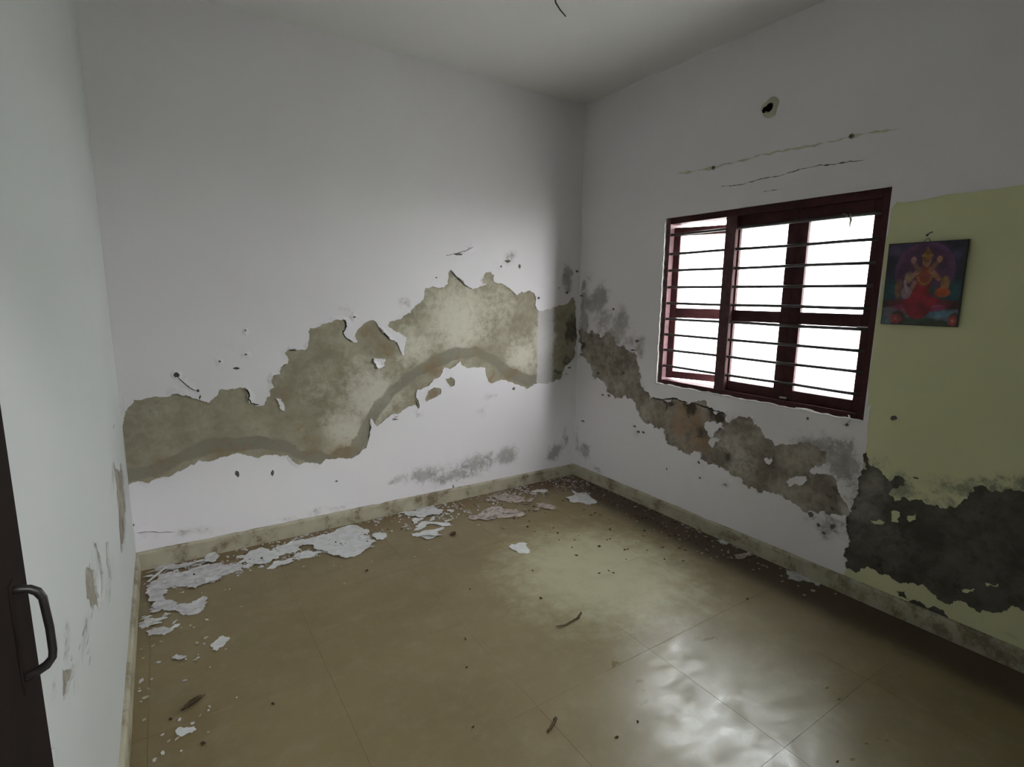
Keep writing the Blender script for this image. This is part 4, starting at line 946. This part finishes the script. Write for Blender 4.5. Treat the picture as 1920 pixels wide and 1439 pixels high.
put(ell(0.79, 0.50, 0.055, 0.09, 0.3), (0.30, 0.15, 0.05))               # orange offering pot at the right
put(ell(0.77, 0.40, 0.095, 0.055, 0.2), (0.44, 0.085, 0.02))
put(ell(0.64, 0.43, 0.04, 0.05, 0.3), (0.025, 0.06, 0.035))
for (cx, cy, w) in ((0.205, 0.075, 0.095), (0.935, 0.07, 0.07)):          # flowers in both lower corners
    put(ell(cx + 0.03, cy + 0.01, w * 1.1, 0.09, 0.3), (0.055, 0.028, 0.018))
    for k in range(5):
        put(ell(cx + w * 0.5 * math.cos(k * 1.26), cy + 0.035 * math.sin(k * 1.26), w * 0.4, 0.028, 0.4), (0.36, 0.06, 0.055), 0.85)
    put(ell(cx, cy, w * 0.28, 0.02, 0.4), (0.5, 0.18, 0.12))
gr = np.array([mnoise.fractal(Vector((u * 9, v * 11, 1.5)), 0.7, 2.0, 5) for u, v in zip(U, V)])
colr *= (0.80 * (1.0 + 0.45 * gr))[:, None]
edge = np.minimum(np.minimum(U, 1 - U) * PW, np.minimum(V, 1 - V) * PH)
put((edge < 0.004).astype(float), (0.02, 0.018, 0.02), 0.85)
pv = [(-0.0135, PW / 2 - 0.001 - u * (PW - 0.002), 0.001 + v * (PH - 0.002)) for u, v in zip(U, V)]
pf = [(j * (nu + 1) + i, j * (nu + 1) + i + 1, (j + 1) * (nu + 1) + i + 1, (j + 1) * (nu + 1) + i) for j in range(nv) for i in range(nu)]
pm = MB().add(pv, pf)
psheet = ppart('print_sheet', pm, M['print'])
ca = psheet.data.color_attributes.new('print', 'FLOAT_COLOR', 'POINT')
ca.data.foreach_set('color', np.concatenate([colr, np.ones((len(U), 1))], 1).astype(np.float32).ravel())
ppart('hanging_loop', MB().tube([(-0.006, -0.012, PH - 0.001), (-0.004, -0.004, PH + 0.012), (-0.003, 0.0, PH + 0.016), (-0.004, 0.005, PH + 0.012), (-0.006, 0.014, PH - 0.001)], 0.0012, 8), M['wire'], True)
nl = empty('picture_nail', (0, -2.388, 1.824))
tag(nl, 'bent dark nail driven into the yellow paint just above the devotional print', 'nail')
MB().tube([(0.012, 0, 0.006), (-0.010, 0.001, 0.004), (-0.022, 0.006, -0.003), (-0.026, 0.009, -0.010)], [0.0022, 0.0022, 0.0020, 0.0015], 8).build('nail_shank', M['wire'], nl, True)
MB().tube([(-0.0245, 0.008, -0.006), (-0.028, 0.010, -0.0125)], 0.0042, 10).build('nail_head', M['wire'], nl, True)

# ------------------------------------------------------------------ conduit hole and two wall plugs above the window
cd = empty('conduit_stub', (0, -1.556, 2.567))
tag(cd, 'round cream conduit end with a black hole high on the wall above the window', 'conduit')
k = 20
vs, fs = [], []
for i in range(k):
    a = 2 * math.pi * i / k
    w = 1 + 0.10 * math.sin(3 * a + 1) + 0.06 * math.sin(5 * a)
    for rr, x in ((0.052 * w, 0.0005), (0.046 * w, -0.006), (0.030, -0.012), (0.024, -0.012), (0.023, 0.004)):
        vs.append((x, rr * math.cos(a), rr * 1.05 * math.sin(a)))
for i in range(k):
    for j in range(4):
        fs.append((i * 5 + j, i * 5 + j + 1, ((i + 1) % k) * 5 + j + 1, ((i + 1) % k) * 5 + j))
mesh_obj('conduit_collar', vs, fs, M['pipe'], cd, True)
MB().tube([(0.0035, 0.0, 0.0), (-0.004, 0.0, 0.0)], 0.0228, 16).build('pipe_mouth', M['black'], cd, False)
MB().tube([(-0.004, 0.014, 0.0), (-0.013, 0.020, -0.004), (-0.016, 0.026, -0.014), (-0.014, 0.026, -0.024)], [0.012, 0.013, 0.011, 0.004], 10).build('wire_end', M['black'], cd, True)
for i, (y, z, lb) in enumerate(((-1.217, 2.313, 'left of two small plugs in the cream streak above the window'), (-2.001, 2.318, 'right of two small plugs in the cream streak above the window'))):
    pg = empty('wall_plug', (0, y, z))
    tag(pg, 'olive ' + lb, 'wall plug', 'wall plugs above the window')
    MB().tube([(0.004, 0, 0), (-0.005, 0, 0), (-0.007, 0, 0)], [0.012, 0.0115, 0.009], 12).build('plug_collar', plain('plug_olive', (0.26, 0.245, 0.17), 0.7, 0.2), pg, True)
    MB().tube([(-0.0065, 0, 0), (-0.012, 0.001, -0.001)], [0.0052, 0.0045], 10).build('screw', M['wire'], pg, True)

# ------------------------------------------------------------------ wire at the ceiling, string on the grille
wr = MB().tube([WIRE[0]] + [tuple(q) for q in WIRE[1:]], [0.0045, 0.0042, 0.004, 0.0034, 0.003], 8).build('hanging_wire', M['wire'], None, True)
tag(wr, 'short dark bent wire dangling from the ceiling', 'wire')
st = empty('string_knot', (0.025, -2.022, 1.942))
tag(st, 'frayed scrap of string knotted round the topmost rod of the right window bay', 'string')
ms = plain('dull_string', (0.28, 0.24, 0.19), 0.9, 0.1)
MB().tube([(-0.001 + 0.008 * math.cos(a * 1.1), 0.018 - 0.005 * a * 0.6, 0.008 * math.sin(a * 1.1)) for a in range(0, 13)], 0.0028, 7).build('knot', ms, st, True)
MB().tube([(0.006, 0.0, -0.006), (0.004, -0.006, -0.022), (0.002, -0.004, -0.040), (0.0, -0.007, -0.058)], [0.005, 0.006, 0.0035, 0.0015], 7).build('loose_end', ms, st, True)
MB().tube([(-0.006, 0.012, 0.004), (-0.010, 0.024, 0.012), (-0.008, 0.034, 0.008)], [0.003, 0.003, 0.001], 7).build('loose_end', ms, st, True)

# crumbs of plaster broken at the sill
def lump(name, c, s, mat, seed, n=3):
    import bmesh
    bm = bmesh.new()
    bmesh.ops.create_icosphere(bm, subdivisions=2, radius=1)
    for v in bm.verts:
        q = 1 + 0.35 * mnoise.noise(v.co * 1.6 + Vector((seed, 0, 0)))
        v.co = Vector((v.co.x * s[0] * q, v.co.y * s[1] * q, v.co.z * s[2] * q))
    bm.verts.index_update()
    o = mesh_obj(name, [v.co[:] for v in bm.verts], [[v.index for v in f.verts] for f in bm.faces], mat)
    o.location = c
    bm.free()
    return o
tag(lump('mortar_lump', (0.008, -1.915, 0.928), (0.012, 0.060, 0.010), M['crumb'], 1), 'long white lump of broken mortar on the window sill edge', 'mortar')
tw = MB().tube([(0.004, -2.135, 0.944), (-0.006, -2.150, 0.926), (-0.008, -2.138, 0.908), (-0.006, -2.118, 0.892)], [0.004, 0.005, 0.004, 0.002], 8).build('mortar_drip', M['crumb'], None, True)
tag(tw, 'thin crooked white drip of mortar hanging below the right end of the window sill', 'mortar')

# ------------------------------------------------------------------ paint flakes on the floor
def sheet(name, poly, mat, curl, seed, z0=0.0012, th=0.0016, step=0.014):
    q = refine(poly, 0.009, 0.26, seed)
    c = np.mean(np.array(q), 0)
    r = random.Random(seed)
    a = np.array(q)
    mn, mx = a.min(0), a.max(0)
    st = max(step, (mx - mn).max() / 40)
    g = []
    for i in range(int((mx[0] - mn[0]) / st) + 1):
        for j in range(int((mx[1] - mn[1]) / st) + 1):
            g.append((mn[0] + (i + r.uniform(.2, .8)) * st, mn[1] + (j + r.uniform(.2, .8)) * st))
    g = np.array(g)
    g = g[inside(g, q)]
    if len(g):
        d = np.min(np.linalg.norm(g[:, None, :] - a[None, :, :], axis=2), 1)
        g = g[d > 0.004]
    n = len(q)
    vs2 = [Vector(p) for p in q] + [Vector(p) for p in g.tolist()]
    ov, oe, of, _, _, _ = delaunay_2d_cdt(vs2, [(i, (i + 1) % n) for i in range(n)], [], 1, 1e-6)
    P = np.array([(v.x, v.y) for v in ov])
    T = np.array([f for f in of if len(f) == 3])
    T = T[inside(P[T].mean(1), q)]
    de = np.min(np.linalg.norm(P[:, None, :] - a[None, :, :], axis=2), 1)
    zt = []
    for i, p in enumerate(P):
        nz = mnoise.noise(Vector((p[0] * 11, p[1] * 11, seed)))
        n2 = mnoise.noise(Vector((p[0] * 30, p[1] * 30, seed + 9)))
        e = max(0.0, 1 - de[i] / 0.03)
        zt.append(z0 + th + curl * (0.35 * max(0, nz + 0.2) + 0.9 * e * e * max(0, nz + 0.35)) + 0.0012 * max(0, n2))
    m = len(P)
    vs = [(p[0] - c[0], p[1] - c[1], zt[i]) for i, p in enumerate(P)] + [(p[0] - c[0], p[1] - c[1], zt[i] - th) for i, p in enumerate(P)]
    cnt = {}
    fs = []
    for t in T.tolist():
        fs += [tuple(t), (t[2] + m, t[1] + m, t[0] + m)]
        for x, y in ((t[0], t[1]), (t[1], t[2]), (t[2], t[0])):
            cnt[(x, y)] = cnt.get((x, y), 0) + 1
    for (x, y) in cnt:
        if (y, x) not in cnt:
            fs.append((x, x + m, y + m, y))
    used = sorted({i for f in fs for i in f})
    mp = {i: k for k, i in enumerate(used)}
    lo = min(vs[i][2] for i in used)
    o = mesh_obj(name, [(vs[i][0], vs[i][1], vs[i][2] - lo) for i in used], [tuple(mp[i] for i in f) for f in fs], mat)
    o.location = (c[0], c[1], 0.0006)
    return o
for k, (lb, poly, curl) in enumerate(FLAKES):
    mt = M['flake_pink'] if 'pinkish' in lb else M['flake_grey'] if ('grey' in lb or 'dull' in lb or 'thin pale' in lb) else M['flake']
    tag(sheet('paint_flake', poly, mt, curl, 50 + k), lb, 'paint flake', 'large paint flakes on the floor')

for ci, (where, poly, n, s0, s1) in enumerate(FRAGS):
    pa = np.array(poly)
    mn, mx = pa.min(0), pa.max(0)
    r = random.Random(900 + ci)
    k = 0
    while k < n:
        q = (r.uniform(mn[0], mx[0]), r.uniform(mn[1], mx[1]))
        if not inside(np.array([q]), poly)[0] or q[1] > -0.03 or q[0] < -W + 0.03:
            continue
        s = s0 + (s1 - s0) * r.random() ** 1.8
        ro, el = r.uniform(-0.7, 0.7), r.uniform(0.22, 0.6)
        pl_ = []
        for i in range(8):
            a = 2 * math.pi * i / 8
            d = s * r.uniform(0.55, 1.15)
            x, y = d * math.cos(a), d * el * math.sin(a)
            pl_.append((q[0] + x * math.cos(ro) - y * math.sin(ro), q[1] + x * math.sin(ro) + y * math.cos(ro)))
        mt = M['flake_pink'] if 'pinkish' in where or 'dirt' in where else r.choice([M['flake'], M['flake_grey']])
        o = sheet('paint_fragment', pl_, mt, 0.012, 1000 + ci * 50 + k, z0=r.uniform(0.001, 0.006))
        tag(o, 'small torn paint fragment ' + where, 'paint fragment', 'paint fragments ' + where)
        k += 1

def chip(name, c, s, mat, seed):
    r = random.Random(seed)
    n = 7
    el = r.uniform(0.3, 0.8)
    ro = r.uniform(0, 3)
    top, bot = [], []
    for i in range(n):
        a = 2 * math.pi * i / n
        d = s * r.uniform(0.7, 1.2)
        x, y = d * math.cos(a), d * el * math.sin(a)
        x, y = x * math.cos(ro) - y * math.sin(ro), x * math.sin(ro) + y * math.cos(ro)
        z = r.uniform(0, 0.35) * s
        top.append((x, y, z + 0.0022))
        bot.append((x * 0.95, y * 0.95, z))
    vs = top + bot + [(0, 0, 0.0024), (0, 0, 0.0)]
    fs = []
    for i in range(n):
        j = (i + 1) % n
        fs += [(i, j, 2 * n), (n + j, n + i, 2 * n + 1), (i, n + i, n + j, j)]
    o = mesh_obj(name, vs, fs, mat)
    o.location = (c[0], c[1], 0.0006)
    return o
for k, q in enumerate(CHIPS):
    tag(chip('paint_chip', q, rng.uniform(0.006, 0.012), M['chip'], 200 + k), 'tiny pale paint chip lying loose on the brown floor', 'paint chip', 'tiny paint chips scattered on the floor')
for k, q in enumerate(DKCHIPS):
    tag(chip('dirt_crumb', q, rng.uniform(0.006, 0.011), M['dirt'], 300 + k), 'tiny dark crumb of dirt lying loose on the brown floor', 'dirt crumb', 'dark dirt crumbs scattered on the floor')

def stuff(name, spots, mat, lb, cat, seed, size=(0.004, 0.011)):
    r = random.Random(seed)
    m = MB()
    for (n, x0, y0, x1, y1, pw) in spots:
        for _ in range(n):
            t = r.random()
            u = r.random() ** pw
            x, y = x0 + (x1 - x0) * (u if abs(x1 - x0) < abs(y1 - y0) else t), y0 + (y1 - y0) * (t if abs(x1 - x0) < abs(y1 - y0) else u)
            if mnoise.noise(Vector((x * 4.3, y * 4.3, seed))) < r.uniform(-0.45, 0.25):
                continue
            s = r.uniform(*size) * (1.5 if r.random() < 0.1 else 1)
            k = r.randint(4, 6)
            ro, el = r.uniform(0, 6), r.uniform(0.4, 0.9)
            pts = []
            for i in range(k):
                a = 2 * math.pi * i / k
                d = s * r.uniform(0.7, 1.2)
                px, py = d * math.cos(a), d * el * math.sin(a)
                pts.append((x + px * math.cos(ro) - py * math.sin(ro), y + px * math.sin(ro) + py * math.cos(ro), r.uniform(0.0015, 0.005)))
            vs = pts + [(p[0], p[1], 0.0006) for p in pts]
            fs = [tuple(range(k))] + [(i, i + k, (i + 1) % k + k, (i + 1) % k) for i in range(k)]
            m.add(vs, fs)
    o = m.build(name, mat)
    tag(o, lb, cat, kind='stuff')
    return o
stuff('paint_crumbs', [(420, -3.0, -0.03, -2.0, -0.36, 1.5), (500, -2.0, -0.03, -0.06, -0.30, 1.6), (80, -3.08, -0.1, -2.82, -1.5, 1.7), (16, -3.08, -1.7, -2.85, -2.4, 1.6)],
      M['flake_grey'], 'grey white paint crumbs strewn along the back and left baseboards', 'paint crumbs', 4)
stuff('paint_crumbs', [(110, -0.03, -0.05, -0.30, -1.7, 1.6), (50, -0.03, -1.1, -0.22, -2.2, 1.5), (140, -0.75, -0.03, -0.05, -0.28, 1.2)],
      M['flake_pink'], 'pinkish paint crumbs and grit strewn along the right baseboard', 'paint crumbs', 9)
stuff('dirt_grit', [(200, -0.03, -0.05, -0.34, -1.5, 1.5), (90, -2.9, -0.1, -0.2, -0.34, 1.0), (70, -0.4, -0.4, -1.0, -1.5, 1.0)],
      M['dirt'], 'dark brown grit washed along the baseboards under the window', 'grit', 15, (0.003, 0.009))

# twigs, leaves and a splinter
def twig(pts, r, lb, seed):
    rr = random.Random(seed)
    P3 = []
    for i in range(len(pts) - 1):
        for k in range(4):
            t = k / 4
            P3.append((pts[i][0] * (1 - t) + pts[i + 1][0] * t + rr.uniform(-.002, .002), pts[i][1] * (1 - t) + pts[i + 1][1] * t + rr.uniform(-.002, .002), r + 0.0008 + rr.uniform(0, .003)))
    P3.append((pts[-1][0], pts[-1][1], r + 0.001))
    n = len(P3)
    o = MB().tube(P3, [r * (1 - 0.55 * i / n) for i in range(n)], 8).build('twig', M['twig'], None, True)
    return tag(o, lb, 'twig')
twig(TWIG_A, 0.0055, 'curved thin dry twig in the middle of the bare floor', 1)
o = twig(TWIG_B, 0.0065, 'short thick dark twig near the front edge of the floor', 2)
o.data.materials[0] = M['leaf']
sp = MB()
a, b = STICK
sp.box((-0.004, -math.hypot(b[0] - a[0], b[1] - a[1]) / 2, 0), (0.008, math.hypot(b[0] - a[0], b[1] - a[1]) / 2, 0.004), 0.001)
o = sp.build('paint_splinter', M['flake'])
o.location = ((a[0] + b[0]) / 2, (a[1] + b[1]) / 2, 0.012)
o.rotation_euler = (0.02, 0, math.atan2(b[1] - a[1], b[0] - a[0]) - math.pi / 2)
tag(o, 'straight thin white splinter lying across the grey paint sheet in the left corner', 'splinter')

def leaf(name, ends, wid, lb, seed):
    a, b = ends
    L = math.hypot(b[0] - a[0], b[1] - a[1])
    root = empty(name, ((a[0] + b[0]) / 2, (a[1] + b[1]) / 2, 0.001))
    root.rotation_euler = (0, 0, math.atan2(b[1] - a[1], b[0] - a[0]))
    tag(root, lb, 'leaf')
    n, vs, fs = 14, [], []
    for i in range(n + 1):
        t = i / n
        w = wid * (math.sin(math.pi * t ** 0.8) ** 0.8 if 0 < t < 1 else 0.02)
        for k, s in enumerate((-1, -0.5, 0, 0.5, 1)):
            ru = 0.004 * mnoise.noise(Vector((t * 5, s * 2, seed)))
            vs.append((-L / 2 + L * t, w * s, 0.004 + abs(s) * wid * 0.35 + ru))
    for i in range(n):
        for k in range(4):
            q = i * 5 + k
            fs.append((q, q + 5, q + 6, q + 1))
    m = len(vs)
    vs += [(v[0], v[1], v[2] - 0.001) for v in vs]
    fs += [tuple(i + m for i in f[::-1]) for f in fs]
    mesh_obj('leaf_blade', vs, fs, M['leaf'], root, True)
    MB().tube([(-L / 2 - 0.012, 0, 0.003), (-L / 2, 0, 0.004), (0, 0, 0.005), (L / 2, 0, 0.005)], [0.0012, 0.0012, 0.001, 0.0005], 6).build('leaf_stalk', M['twig'], root, True)
    return root
leaf('dry_leaf', LEAF_A, 0.016, 'dry brown leaf on the floor at the lower left beside the white oblong flake', 2)
leaf('dry_leaf', [(LEAF_B[0][0] + .01, LEAF_B[0][1]), (LEAF_B[1][0] - 0.01, LEAF_B[1][1] + 0.02)], 0.026, 'crumpled dark brown leaf beside the flake cluster near the back wall', 5)
